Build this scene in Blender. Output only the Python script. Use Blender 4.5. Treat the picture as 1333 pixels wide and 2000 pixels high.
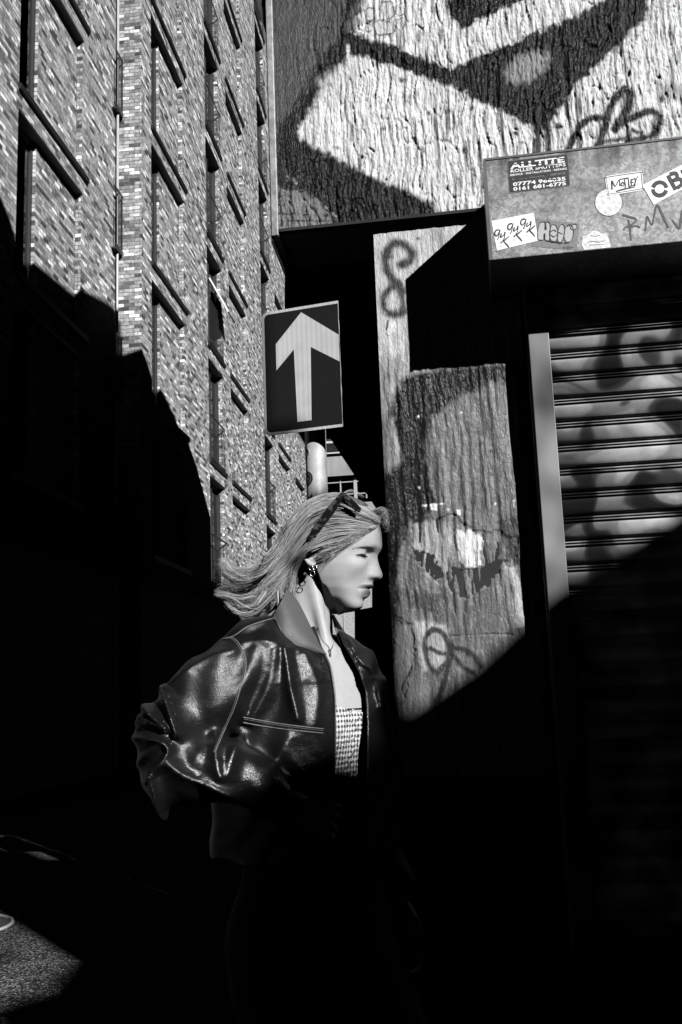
import bpy, bmesh, math, random
import numpy as np
from mathutils import Vector, Matrix

random.seed(7)
RS = np.random.RandomState(11)
SC = bpy.context.scene
COL = SC.collection
for o in list(bpy.data.objects):
    bpy.data.objects.remove(o)

# ------------------------------------------------------------------ camera
F_ = 1944.0; CX, CY = 666.5, 1000.0          # a 35 mm lens on a full frame held upright
def nz(v):
    v = np.array(v, float); return v / np.linalg.norm(v)
_Y = nz((965 - CX, -(1342 - CY), -F_)); _h = nz((1, .0377, 0))
_Z = np.cross(_h, _Y); _Z = nz(_Z); _Z = _Z if _Z[1] > 0 else -_Z
_X = np.cross(_Y, _Z)
WM = np.array([_X, _Y, _Z])
CAM = np.array([0, 0, 1.3])
cam_d = bpy.data.cameras.new('camera'); cam = bpy.data.objects.new('camera', cam_d); COL.objects.link(cam)
cam_d.sensor_fit = 'VERTICAL'; cam_d.sensor_height = 36; cam_d.lens = F_ / 2000 * 36
cam_d.clip_start = .05; cam_d.clip_end = 1500
M4 = Matrix.Identity(4)
for i in range(3):
    for j in range(3): M4[i][j] = WM[i][j]
M4.translation = Vector(CAM)
cam.matrix_world = M4
SC.camera = cam

# ------------------------------------------------------------------ sky, sun, exposure
SUN = nz((.873, -1, .712)); SH = nz((.873, -1, 0)); SU = np.array([-SH[1], SH[0], 0]); TE = .712 / math.hypot(.873, 1)
world = bpy.data.worlds.new("World"); SC.world = world; world.use_nodes = True
nt = world.node_tree; nt.nodes.clear()
sky = nt.nodes.new('ShaderNodeTexSky'); sky.sky_type = 'NISHITA'; sky.sun_disc = False
sky.sun_elevation = math.asin(SUN[2]); sky.sun_rotation = math.atan2(SUN[0], SUN[1])
sky.altitude = 0; sky.air_density = 1; sky.dust_density = .3; sky.ozone_density = 3
sp = nt.nodes.new('ShaderNodeSeparateColor'); nt.links.new(sky.outputs[0], sp.inputs[0])
# black-and-white film behind a red filter: red minus blue, so a clear blue sky goes almost black
m1 = nt.nodes.new('ShaderNodeMath'); m1.operation = 'MULTIPLY'; m1.inputs[1].default_value = 1.0; nt.links.new(sp.outputs[0], m1.inputs[0])
m2 = nt.nodes.new('ShaderNodeMath'); m2.operation = 'MULTIPLY_ADD'; m2.inputs[1].default_value = -.85
nt.links.new(sp.outputs[2], m2.inputs[0]); nt.links.new(m1.outputs[0], m2.inputs[2])
m3 = nt.nodes.new('ShaderNodeMath'); m3.operation = 'MAXIMUM'; m3.inputs[1].default_value = 0.002; nt.links.new(m2.outputs[0], m3.inputs[0])
bg = nt.nodes.new('ShaderNodeBackground'); bg.inputs['Strength'].default_value = .05
nt.links.new(m3.outputs[0], bg.inputs['Color'])
wo = nt.nodes.new('ShaderNodeOutputWorld'); nt.links.new(bg.outputs[0], wo.inputs[0])
sun_d = bpy.data.lights.new('sun', 'SUN'); sun_d.energy = 5; sun_d.angle = math.radians(.5); sun_d.color = (1, 1, 1)
sun = bpy.data.objects.new('sun', sun_d); COL.objects.link(sun)
sun.rotation_euler = Vector(SUN).to_track_quat('Z', 'Y').to_euler(); sun.location = (8, -9, 12)
SC.view_settings.view_transform = 'Standard'; SC.view_settings.look = 'None'
SC.view_settings.exposure = .5; SC.view_settings.gamma = 1; SC.view_settings.use_curve_mapping = False
SC.render.engine = 'CYCLES'
SC.cycles.max_bounces = 5; SC.cycles.diffuse_bounces = 0; SC.cycles.glossy_bounces = 2
SC.cycles.transparent_max_bounces = 6; SC.cycles.sample_clamp_indirect = 2

# ------------------------------------------------------------------ photograph geometry
def ray(x, y): return WM @ nz((x - CX, -(y - CY), -F_))
def onY(x, y, Y):
    r = ray(x, y); return CAM + r * (Y / r[1])
def onZ(x, y, Z=0.):
    r = ray(x, y); return CAM + r * ((Z - 1.3) / r[2])
def pix(p):
    c = (np.asarray(p) - CAM) @ WM        # works on arrays of points too
    return CX - c[..., 0] / c[..., 2] * F_, CY + c[..., 1] / c[..., 2] * F_

# ------------------------------------------------------------------ helpers
def link(o, parent=None):
    COL.objects.link(o)
    if parent is not None: o.parent = parent
    return o
def tag(o, label=None, cat=None, group=None, kind=None):
    if label: o['label'] = label
    if cat: o['category'] = cat
    if group: o['group'] = group
    if kind: o['kind'] = kind
    return o
def empty(name, loc=(0, 0, 0), label=None, cat=None, group=None, kind=None):
    o = bpy.data.objects.new(name, None); o.location = loc; o.empty_display_size = .1
    COL.objects.link(o); bpy.context.view_layer.update()
    return tag(o, label, cat, group, kind)
def mesh_obj(name, V, Fc, mat, parent=None, smooth=False, attr=None):
    """vertices are in world coordinates; the parent is never rotated, only moved"""
    me = bpy.data.meshes.new(name)
    V = np.asarray(V, np.float32).reshape(-1, 3)
    if parent is not None: V = V - np.array(wloc(parent), np.float32)
    if isinstance(Fc, np.ndarray) and Fc.ndim == 2:
        nf, k = Fc.shape
        me.vertices.add(len(V)); me.vertices.foreach_set('co', V.ravel())
        me.loops.add(nf * k); me.loops.foreach_set('vertex_index', Fc.astype(np.int32).ravel())
        me.polygons.add(nf); me.polygons.foreach_set('loop_start', np.arange(0, nf * k, k, dtype=np.int32))
        me.polygons.foreach_set('loop_total', np.full(nf, k, np.int32))
        me.update(calc_edges=True); me.validate()
    else:
        me.from_pydata([tuple(map(float, v)) for v in V], [], [list(map(int, f)) for f in Fc]); me.update()
    if attr is not None:
        for an, av in attr.items():
            a = me.attributes.new(an, 'FLOAT', 'POINT'); a.data.foreach_set('value', np.asarray(av, np.float32).ravel())
    me.polygons.foreach_set('use_smooth', np.full(len(me.polygons), bool(smooth)))
    me.materials.append(mat)
    o = bpy.data.objects.new(name, me)
    link(o, parent)
    return o
def wloc(o):
    p = np.zeros(3)
    while o is not None:
        p = p + np.array(o.location); o = o.parent
    return p

class MB:
    """collects shapes that become one mesh"""
    def __init__(s): s.v = []; s.f = []
    def add(s, V, Fc):
        n = len(s.v); s.v += [tuple(p) for p in V]; s.f += [tuple(i + n for i in f) for f in Fc]
        return s
    def box(s, lo, hi, A=None, O=(0, 0, 0)):
        x0, y0, z0 = lo; x1, y1, z1 = hi
        P = np.array([(x0,y0,z0),(x1,y0,z0),(x1,y1,z0),(x0,y1,z0),(x0,y0,z1),(x1,y0,z1),(x1,y1,z1),(x0,y1,z1)], float)
        if A is not None: P = P @ np.asarray(A)
        P = P + np.array(O)
        return s.add(P, [(0,3,2,1),(4,5,6,7),(0,1,5,4),(1,2,6,5),(2,3,7,6),(3,0,4,7)])
    def prism(s, poly, d):
        """poly: 3-D outline, d: extrusion vector"""
        poly = np.array(poly, float); n = len(poly); d = np.array(d, float)
        V = list(poly) + list(poly + d)
        Fc = [tuple(range(n))[::-1], tuple(range(n, 2 * n))] + [(i, (i + 1) % n, n + (i + 1) % n, n + i) for i in range(n)]
        return s.add(V, Fc)
    def tube(s, pts, r, k=8, cap=True):
        pts = np.array(pts, float); n = len(pts)
        r = np.full(n, r, float) if np.isscalar(r) else np.array(r, float)
        T = np.gradient(pts, axis=0); T /= np.linalg.norm(T, axis=1)[:, None] + 1e-12
        ref = np.array([0, 0, 1.]) if abs(T[0][2]) < .9 else np.array([1., 0, 0])
        V = []; N = np.cross(T[0], ref); N /= np.linalg.norm(N)
        for i in range(n):
            N = N - T[i] * (N @ T[i]); N /= np.linalg.norm(N) + 1e-12
            B = np.cross(T[i], N)
            for j in range(k):
                a = 2 * math.pi * j / k
                V.append(pts[i] + r[i] * (math.cos(a) * N + math.sin(a) * B))
        Fc = [(i*k+j, i*k+(j+1)%k, (i+1)*k+(j+1)%k, (i+1)*k+j) for i in range(n-1) for j in range(k)]
        if cap: Fc += [tuple(range(k))[::-1], tuple((n-1)*k+j for j in range(k))]
        return s.add(V, Fc)
    def build(s, name, mat, parent=None, smooth=False, bevel=0):
        o = mesh_obj(name, s.v, s.f, mat, parent, smooth)
        bm = bmesh.new(); bm.from_mesh(o.data); bmesh.ops.recalc_face_normals(bm, faces=bm.faces); bm.to_mesh(o.data); bm.free()
        if bevel:
            b = o.modifiers.new('bevel', 'BEVEL'); b.width = bevel; b.segments = 2; b.limit_method = 'ANGLE'
        return o

# noise on a grid: value noise with separate scales for the two axes
def vnoise(nx, ny, sx, sy, seed):
    r = np.random.RandomState(seed)
    gx = max(2, int(math.ceil(nx / sx)) + 3); gy = max(2, int(math.ceil(ny / sy)) + 3)
    g = r.rand(gx, gy) * 2 - 1
    x = np.arange(nx) / sx; y = np.arange(ny) / sy
    ix = x.astype(int); iy = y.astype(int); fx = x - ix; fy = y - iy
    fx = fx * fx * (3 - 2 * fx); fy = fy * fy * (3 - 2 * fy)
    a = g[np.ix_(ix, iy)]; b = g[np.ix_(ix + 1, iy)]; c = g[np.ix_(ix, iy + 1)]; d = g[np.ix_(ix + 1, iy + 1)]
    fx = fx[:, None]; fy = fy[None, :]
    return (a * (1 - fx) + b * fx) * (1 - fy) + (c * (1 - fx) + d * fx) * fy
def sstep(a, b, x):
    t = np.clip((x - a) / (b - a), 0, 1); return t * t * (3 - 2 * t)
def sd_poly(P, poly):
    """signed distance of points P (n,2) to a closed outline; inside is negative"""
    poly = np.array(poly, float); x, y = P[:, 0], P[:, 1]
    d = np.full(len(P), 1e9); ins = np.zeros(len(P), bool)
    for i in range(len(poly)):
        a = poly[i]; b = poly[(i + 1) % len(poly)]; e = b - a
        t = np.clip(((x - a[0]) * e[0] + (y - a[1]) * e[1]) / (e @ e + 1e-12), 0, 1)
        d = np.minimum(d, np.hypot(x - a[0] - t * e[0], y - a[1] - t * e[1]))
        c = (a[1] > y) != (b[1] > y)
        with np.errstate(divide='ignore', invalid='ignore'):
            xi = (b[0] - a[0]) * (y - a[1]) / (b[1] - a[1]) + a[0]
        ins ^= c & (x < xi)
    return np.where(ins, -d, d)
def d_line(P, line):
    x, y = P[:, 0], P[:, 1]; d = np.full(len(P), 1e9)
    for a, b in zip(line[:-1], line[1:]):
        a = np.array(a, float); e = np.array(b, float) - a
        t = np.clip(((x - a[0]) * e[0] + (y - a[1]) * e[1]) / (e @ e + 1e-12), 0, 1)
        d = np.minimum(d, np.hypot(x - a[0] - t * e[0], y - a[1] - t * e[1]))
    return d
def smooth_line(pts, n=8, closed=False):
    """Catmull-Rom through the points"""
    P = np.array(pts, float); out = []
    m = len(P)
    for i in range(m if closed else m - 1):
        if closed: p0, p1, p2, p3 = P[i-1], P[i], P[(i+1) % m], P[(i+2) % m]
        else: p0, p1, p2, p3 = P[max(i-1, 0)], P[i], P[i+1], P[min(i+2, m-1)]
        for t in np.linspace(0, 1, n, endpoint=False):
            out.append(.5 * ((2*p1) + (-p0+p2)*t + (2*p0-5*p1+4*p2-p3)*t*t + (-p0+3*p1-3*p2+p3)*t**3))
    if not closed: out.append(P[-1])
    return np.array(out)

# ------------------------------------------------------------------ materials (the photograph is black and white: every colour is a grey)
def mat(name, val=.3, rough=.6, metal=0., spec=.5, var=0., vscale=8., bump=0., bscale=60., stretch=(1, 1, 1), coat=0., detail=6.,
        attr=None, rvar=0., world_pos=False, trans=0., anis=0):
    m = bpy.data.materials.new(name); m.use_nodes = True; t = m.node_tree; N = t.nodes; L = t.links
    b = N['Principled BSDF']
    b.inputs['Roughness'].default_value = rough; b.inputs['Metallic'].default_value = metal
    b.inputs['Specular IOR Level'].default_value = spec; b.inputs['Coat Weight'].default_value = coat
    b.inputs['Coat Roughness'].default_value = .15
    b.inputs['Base Color'].default_value = (val, val, val, 1)
    m.diffuse_color = (val, val, val, 1)
    tc = N.new('ShaderNodeTexCoord'); mp = N.new('ShaderNodeMapping'); mp.inputs['Scale'].default_value = stretch
    if world_pos:
        ge = N.new('ShaderNodeNewGeometry'); L.new(ge.outputs['Position'], mp.inputs['Vector'])
    else: L.new(tc.outputs['Object'], mp.inputs['Vector'])
    src = None
    if attr:
        a = N.new('ShaderNodeAttribute'); a.attribute_name = attr; src = a.outputs['Fac']
    if var:
        n = N.new('ShaderNodeTexNoise'); n.inputs['Scale'].default_value = vscale; n.inputs['Detail'].default_value = detail
        n.inputs['Roughness'].default_value = .65
        L.new(mp.outputs[0], n.inputs['Vector'])
        r = N.new('ShaderNodeMapRange'); r.inputs['From Min'].default_value = .3; r.inputs['From Max'].default_value = .7
        r.inputs['To Min'].default_value = 1 - var; r.inputs['To Max'].default_value = 1 + var
        L.new(n.outputs['Fac'], r.inputs['Value'])
        mu = N.new('ShaderNodeMath'); mu.operation = 'MULTIPLY'; mu.inputs[0].default_value = val
        if src: L.new(src, mu.inputs[0])
        L.new(r.outputs[0], mu.inputs[1]); src = mu.outputs[0]
        if rvar:
            r2 = N.new('ShaderNodeMapRange'); r2.inputs['From Min'].default_value = .3; r2.inputs['From Max'].default_value = .7
            r2.inputs['To Min'].default_value = max(.05, rough - rvar); r2.inputs['To Max'].default_value = min(1, rough + rvar)
            L.new(n.outputs['Fac'], r2.inputs['Value']); L.new(r2.outputs[0], b.inputs['Roughness'])
    if src: L.new(src, b.inputs['Base Color'])
    if bump:
        n2 = N.new('ShaderNodeTexNoise'); n2.inputs['Scale'].default_value = bscale; n2.inputs['Detail'].default_value = 4
        L.new(mp.outputs[0], n2.inputs['Vector'])
        bu = N.new('ShaderNodeBump'); bu.inputs['Strength'].default_value = min(1, bump); bu.inputs['Distance'].default_value = .01 * max(1, bump)
        L.new(n2.outputs['Fac'], bu.inputs['Height']); L.new(bu.outputs[0], b.inputs['Normal'])
    return m

DARK = mat('dark_render', .03, .9, var=.3, vscale=3, bump=.3, spec=.1)
BLACKM = mat('black_powder_coat', .018, .45, var=.2, vscale=12)
FRAME = mat('window_frame_grey', .025, .5, var=.15, vscale=9)
# ------------------------------------------------------------------ ground
asph = mat('asphalt', .05, .95, var=.5, vscale=140, bump=1., bscale=260, spec=.03, detail=3)
def asphalt_extra(m):
    """light and dark stones in the binder"""
    t = m.node_tree; N = t.nodes; L = t.links; b = N['Principled BSDF']
    tc = N.new('ShaderNodeTexCoord'); v = N.new('ShaderNodeTexVoronoi'); v.inputs['Scale'].default_value = 110
    L.new(tc.outputs['Object'], v.inputs['Vector'])
    s = N.new('ShaderNodeSeparateColor'); L.new(v.outputs['Color'], s.inputs[0])
    p = N.new('ShaderNodeMath'); p.operation = 'POWER'; p.inputs[1].default_value = 3.5; L.new(s.outputs[0], p.inputs[0])
    r = N.new('ShaderNodeMapRange'); r.inputs['To Min'].default_value = .02; r.inputs['To Max'].default_value = .34; L.new(p.outputs[0], r.inputs['Value'])
    n = N.new('ShaderNodeTexNoise'); n.inputs['Scale'].default_value = 2.2; n.inputs['Detail'].default_value = 4
    L.new(tc.outputs['Object'], n.inputs['Vector'])
    q = N.new('ShaderNodeMapRange'); q.inputs['From Min'].default_value = .35; q.inputs['From Max'].default_value = .65
    q.inputs['To Min'].default_value = .35; q.inputs['To Max'].default_value = 1.3; L.new(n.outputs['Fac'], q.inputs['Value'])
    mu = N.new('ShaderNodeMath'); mu.operation = 'MULTIPLY'; L.new(r.outputs[0], mu.inputs[0]); L.new(q.outputs[0], mu.inputs[1])
    L.new(mu.outputs[0], b.inputs['Base Color'])
    bu = N.new('ShaderNodeBump'); bu.inputs['Distance'].default_value = .012; bu.inputs['Strength'].default_value = 1
    L.new(v.outputs['Distance'], bu.inputs['Height']); L.new(bu.outputs[0], b.inputs['Normal'])
asphalt_extra(asph)
g = MB(); g.add([(-400, -400, 0), (400, -400, 0), (400, 400, 0), (-400, 400, 0)], [(0, 1, 2, 3)])
tag(g.build('ground', asph), kind='structure')

# ------------------------------------------------------------------ left apartment block
r880 = ray(880, 1345); FANG = math.atan2(-r880[0], r880[1])
FA = np.array([-math.sin(FANG), math.cos(FANG), 0]); FN = np.array([math.cos(FANG), math.sin(FANG), 0]); ZZ = np.array([0, 0, 1.])
def FP(s, a, z): return FA * s - FN * a + ZZ * z        # s along the street, a metres to the left of the camera line
def fbox(mb, s0, s1, a0, a1, z0, z1):
    A = np.array([FA, -FN, ZZ]); return mb.box((s0, a0, z0), (s1, a1, z1), A)

def brick_material(name, single):
    m = bpy.data.materials.new(name); m.use_nodes = True; t = m.node_tree; N = t.nodes; L = t.links; b = N['Principled BSDF']
    if single: a = N.new('ShaderNodeObjectInfo'); src = a.outputs['Random']
    else: a = N.new('ShaderNodeAttribute'); a.attribute_name = 'tone'; src = a.outputs['Fac']
    cr = N.new('ShaderNodeValToRGB'); e = cr.color_ramp.elements
    e[0].position = 0; e[0].color = (.05,) * 3 + (1,); e[1].position = 1; e[1].color = (.74,) * 3 + (1,)
    for p, c in ((.15, .13), (.35, .24), (.6, .33), (.82, .44), (.93, .62)):
        x = cr.color_ramp.elements.new(p); x.color = (c, c, c, 1)
    L.new(src, cr.inputs[0])
    ge = N.new('ShaderNodeNewGeometry'); n = N.new('ShaderNodeTexNoise'); n.inputs['Scale'].default_value = 14; n.inputs['Detail'].default_value = 5
    n.inputs['Roughness'].default_value = .7
    L.new(ge.outputs['Position'], n.inputs['Vector'])
    r = N.new('ShaderNodeMapRange'); r.inputs['From Min'].default_value = .34; r.inputs['From Max'].default_value = .66
    r.inputs['To Min'].default_value = .5; r.inputs['To Max'].default_value = 1.55; L.new(n.outputs['Fac'], r.inputs['Value'])
    mu = N.new('ShaderNodeVectorMath'); mu.operation = 'SCALE'; L.new(cr.outputs[0], mu.inputs[0]); L.new(r.outputs[0], mu.inputs['Scale'])
    L.new(mu.outputs[0], b.inputs['Base Color']); b.inputs['Roughness'].default_value = .85; b.inputs['Specular IOR Level'].default_value = .25
    bu = N.new('ShaderNodeBump'); bu.inputs['Distance'].default_value = .0015; n3 = N.new('ShaderNodeTexNoise'); n3.inputs['Scale'].default_value = 70
    L.new(ge.outputs['Position'], n3.inputs['Vector']); L.new(n3.outputs['Fac'], bu.inputs['Height']); L.new(bu.outputs[0], b.inputs['Normal'])
    return m
BR1 = brick_material('brick_single', True); BRM = brick_material('brick_mass', False)
MORT = mat('mortar', .13, .95, var=.3, vscale=20, bump=.4, spec=.1)
DARKMET = mat('bronze_black_metal', .008, .6, var=.2, vscale=6)
def glass():
    m = bpy.data.materials.new('window_glass'); m.use_nodes = True; t = m.node_tree; N = t.nodes; L = t.links; N.remove(N['Principled BSDF'])
    tr = N.new('ShaderNodeBsdfTransparent'); tr.inputs[0].default_value = (.75, .75, .75, 1); gl = N.new('ShaderNodeBsdfGlossy'); gl.inputs['Roughness'].default_value = .03
    gl.inputs[0].default_value = (.8, .8, .8, 1); fr = N.new('ShaderNodeFresnel'); fr.inputs[0].default_value = 1.45; mx = N.new('ShaderNodeMixShader')
    L.new(fr.outputs[0], mx.inputs[0]); L.new(tr.outputs[0], mx.inputs[1]); L.new(gl.outputs[0], mx.inputs[2]); L.new(mx.outputs[0], N['Material Output'].inputs[0]); return m
GLASS = glass()
CURT = mat('white_curtain', .8, .9, var=.1, vscale=6, stretch=(6, 6, .4))
RAILM = mat('rail_metal', .03, .45, var=.2, vscale=5)

bricks = []   # (origin of the face's lower left corner, width vector, outward normal, w, h, proud, tone)
CH = .0785; BH = .0665; BL = .225; BJ = .010
def tone(p, k):
    # kiln batches: neighbours in a course tend to share a tone
    h = math.sin(p[1] * 1.9 + k * 2.37) * math.sin(p[1] * .7 - k * .83 + 1.3)
    return min(1., max(0., .48 + .22 * h + random.gauss(0, .29)))
def brick_face(O, ud, nd, w, z0, z1, holes=(), bl=BL, phase=0., hdr=False):
    """lays bricks in stretcher bond over a rectangle of a wall, cut at openings; everything is snapped to the courses"""
    k0 = int(math.ceil(z0 / CH)); k1 = int(math.floor(z1 / CH))
    for k in range(k0, k1):
        z = k * CH; zc = z + BH / 2
        segs = [(0., w)]
        for (u0, u1, h0, h1) in holes:
            if h0 - .01 < zc < h1 + .01:
                ns = []
                for a, b in segs:
                    if u1 <= a or u0 >= b: ns.append((a, b)); continue
                    if u0 > a: ns.append((a, u0))
                    if u1 < b: ns.append((u1, b))
                segs = ns
        off = phase + (bl / 2 if k % 2 else 0)
        for a, b in segs:
            j = math.floor((a - off) / bl)
            while True:
                x0 = max(a, off + j * bl); x1 = min(b, off + (j + 1) * bl - BJ); j += 1
                if x0 >= b - .012: break
                if x1 - x0 < .025: continue
                bricks.append((O + ud * x0 + ZZ * (z - O[2]), ud, nd, x1 - x0, BH, random.uniform(.001, .004), tone(O + ud * x0, k)))

block = empty('apartment_building', tuple(FP(18.6, 5.8, 0)), 'tall pale mottled brick apartment block with recessed windows and black rails', 'building')
T0 = [6.85 + 3.15 * k for k in range(-1, 9)]      # window heads, every storey
SILL = 3.15 - .47
aB, aA, D1, D2 = 5.8, 6.3, .105, .24
holesB, holesA = [], []
def opening(s0, s1, T, a, kind, floor):
    """one storey's opening: head soffit, sill, recessed panel or window, brick reveals"""
    Z0 = T - SILL
    sill = MB(); fbox(sill, s0 - .03, s1 + .28, a - .055, a + D1, Z0 - .1, Z0); sill.build('sill', DARKMET, block)
    head = MB(); fbox(head, s0, s1 + .04, a - .012, a + .4, T, T + .05); head.build('lintel', DARKMET, block)
    wd = {'wide': .95, 'juliet': s1 - s0, 'blind': .0}[kind]
    if kind != 'juliet':
        # the blind panel of brick
        bk = MB(); fbox(bk, s0 + wd, s1 + .25, a + D1 + .012, a + D1 + .3, Z0 - .1, T + .1); bk.build('panel_backing', MORT, block)
        brick_face(FP(s0 + wd, a + D1 + .012, 0), FA, FN, s1 - s0 - wd, Z0, T, phase=.05)
        if wd: brick_face(FP(s0 + wd, a + D1 + .15, 0), FN, -FA, .15, Z0, T, bl=.16)
    # reveal at the far side of the opening, which looks back at the camera
    dd = D1 if kind != 'juliet' else D1 + .02
    brick_face(FP(s1, a + dd, 0), FN, -FA, dd, Z0, T, bl=.118)
    if wd:
        wf = MB(); x1 = s0 + wd
        fbox(wf, s0, s0 + .05, a + .16, a + .26, Z0, T); fbox(wf, x1 - .06, x1, a + (.16 if kind == 'wide' else .115), a + .26, Z0, T)
        fbox(wf, s0, x1, a + .161, a + .259, T - .06, T - .001); fbox(wf, s0, x1, a + .161, a + .259, Z0 + .001, Z0 + .06)
        if kind == 'juliet': fbox(wf, (s0 + x1) / 2 - .04, (s0 + x1) / 2 + .04, a + .15, a + .25, Z0 + .06, T - .06)
        fr = wf.build('window', FRAME, block)
        gl = MB(); fbox(gl, s0 + .05, x1 - .06, a + .2, a + .212, Z0 + .06, T - .06); gl.build('pane', GLASS, fr)
        if kind == 'wide': cu = MB(); fbox(cu, s0 + .42, s0 + .60, a + .23, a + .25, Z0 + .3, T - .25); cu.build('curtain', CURT, fr)
        rm = MB(); fbox(rm, s0, x1, a + .9, a + .95, Z0, T)
        fbox(rm, s0, x1, a + .3, a + .9, Z0 - .02, Z0 - .001); rm.build('room_wall', DARK, fr)
    if kind == 'juliet':
        rl = MB()
        fbox(rl, s0 - .02, s1 + .06, a - .05, a - .03, Z0 + 1.17, Z0 + 1.21); rail = rl.build('railing', RAILM, block)
        rl = MB(); fbox(rl, s0 - .02, s1 + .06, a - .05, a - .03, Z0 + .03, Z0 + .07); rl.build('lower_rail', RAILM, rail)
        n = int((s1 - s0) / .11)
        bar = None
        for i in range(n + 1):
            s = s0 + (s1 - s0 + .02) * i / n
            if bar is None:
                b = MB(); fbox(b, s - .009, s + .009, a - .044, a - .036, Z0 + .07, Z0 + 1.17); bar = b.build('bar', RAILM, rail); sb = s
            else:
                o = bar.copy(); COL.objects.link(o); o.parent = rail; o.location = Vector(FA * (s - sb))
cols = [(19.33, 21.95, 'wide'), (24.35, 26.0, 'juliet'), (27.05, 29.45, 'blind'), (32.35, 34.0, 'juliet'), (35.25, 37.75, 'blind'), (39.3, 41.8, 'blind')]
for ci, (s0, s1, kind) in enumerate(cols):
    for fl, T in enumerate(T0):
        if T < 6: continue
        if ci >= 4 and T > 17: continue
        if ci == 5 and T > 11: continue
        opening(s0, s1, T, aB, kind, fl)
        holesB.append((s0 - 18.63, s1 - 18.63, T - SILL - .1, T + .05))
for T in (7.4, 10.57, 13.72, 16.87):
    opening(13.8, 16.55, T, aA, 'wide', 0)
    holesA.append((13.8 - 8, 16.55 - 8, T - SILL - .1, T + .05))

def wall_slab(name, s0, s1, a, z1, holes, sbase, th=.4):
    """the mortar backing, with real openings"""
    us = sorted({s0, s1} | {h[0] + sbase for h in holes if s0 < h[0] + sbase < s1} | {h[1] + sbase for h in holes if s0 < h[1] + sbase < s1})
    w = MB()
    for a0, a1 in zip(us[:-1], us[1:]):
        m = (a0 + a1) / 2; hs = sorted([(h[2], h[3]) for h in holes if h[0] + sbase < m < h[1] + sbase])
        z = 0
        for h0, h1 in hs:
            if h0 > z: fbox(w, a0, a1, a, a + th, z, min(h0, z1))
            z = h1
        if z < z1: fbox(w, a0, a1, a, a + th, z, z1)
    return w.build(name, MORT, block)
wall_slab('wall', 8, 18.62, aA, 19, holesA, 8)
wall_slab('wall', 18.63, 34.85, aB, 27, [h for h in holesB if h[0] < 16], 18.63)
wall_slab('wall', 34.85, 38.7, aB, 18.25, [h for h in holesB if 16 < h[0] < 20], 18.63)
wall_slab('wall', 38.7, 45, aB, 12.2, [h for h in holesB if h[0] > 20], 18.63)
pw = MB(); fbox(pw, 18.629, 19.1, aB + .41, aA + .39, 0, 27); pw.build('wall', MORT, block)
ins = MB(); fbox(ins, 8, 18.5, 7.6, 14, 0, 18.9); fbox(ins, 18.64, 34.8, 7.2, 14, 0, 26.8); fbox(ins, 34.8, 38.6, 7.2, 14, 0, 18.1); fbox(ins, 38.6, 44.9, 7.2, 14, 0, 12)
ins.build('inner_core', DARK, block)
cp = MB(); fbox(cp, 34.9, 38.72, aB - .05, aB + .45, 18.25, 18.33); cp.build('coping', DARKMET, block)
brick_face(FP(12.6, aA, 0), FA, FN, 18.62 - 12.6, 6.5, 17.5, [(h[0] - 4.6, h[1] - 4.6, h[2], h[3]) for h in holesA])
brick_face(FP(18.63, aB, 0), FA, FN, 34.85 - 18.63, 4.0, 26.5, [h for h in holesB if h[0] < 16])
brick_face(FP(34.85, aB, 0), FA, FN, 38.7 - 34.85, 4.0, 18.2, [(h[0] - 16.22, h[1] - 16.22, h[2], h[3]) for h in holesB if 16 < h[0] < 20])
brick_face(FP(38.7, aB, 0), FA, FN, 6.2, 4.0, 12.1, [(h[0] - 20.07, h[1] - 20.07, h[2], h[3]) for h in holesB if h[0] > 20])
brick_face(FP(18.63, aA, 0), FN, -FA, aA - aB, 6.0, 17.2, phase=.02)
# return edges of openings on the near side are hidden; the pier's own courses are laid above
pipe = MB(); pipe.tube([FP(18.42, aA - .06, 0), FP(18.42, aA - .06, 18)], .028, 8); pipe.build('downpipe', mat('grey_pipe', .4, .4), block, True)
for T in (6.9, 10.0, 13.1):
    rl = MB(); fbox(rl, 18.2, 18.6, aA - .12, aA - .10, T + 1.55, T + 1.6); rail = rl.build('railing', RAILM, block)
    rl = MB(); fbox(rl, 18.2, 18.6, aA - .12, aA - .10, T + .33, T + .38); rl.build('lower_rail', RAILM, rail)
    rl = MB(); fbox(rl, 18.2, 18.6, aA - .12, aA - .002, T + .28, T + .31); rl.build('ledge', RAILM, rail)
    for i in range(5): rl = MB(); fbox(rl, 18.22 + i * .085, 18.25 + i * .085, aA - .115, aA - .105, T + .38, T + 1.55); rl.build('bar', RAILM, rail)

# bricks: the 300 that show largest are parts of their own, the rest is one joined mass
Ob = np.array([b[0] for b in bricks]); Wb = np.array([b[3] for b in bricks]); Ud = np.array([b[1] for b in bricks]); Nd = np.array([b[2] for b in bricks])
Hb = np.array([b[4] for b in bricks]); Pb = np.array([b[5] for b in bricks]); Tb = np.array([b[6] for b in bricks])
p0x, p0y = pix(Ob); p1x, p1y = pix(Ob + Ud * Wb[:, None] + ZZ * Hb[:, None]); p2x, p2y = pix(Ob + Ud * Wb[:, None])
area = np.abs((p2x - p0x) * (p1y - p0y) - (p2y - p0y) * (p1x - p0x))
vis = (p0x > 4) & (p2x < 520) & (p1y > 4) & (p0y < 620) & (p0x + .9 * p0y < 760) & ~((p0x < 60) & (p0y > 450))
score = np.where(vis, area, 0); order = np.argsort(-score); pick = set(order[:300].tolist())
def brick_verts(O, U_, Nn, w, h, pr):
    P = []
    for (u, v, d) in ((0,0,0),(w,0,0),(w,h,0),(0,h,0),(0,0,1),(w,0,1),(w,h,1),(0,h,1)):
        P.append(O + U_ * u + ZZ * v + Nn * (pr if d else -.004))
    return P
BF = np.array([(4,5,6,7),(0,1,5,4),(1,2,6,5),(2,3,7,6),(3,0,4,7)])
cache = {}
bl_loc = wloc(block)
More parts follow.
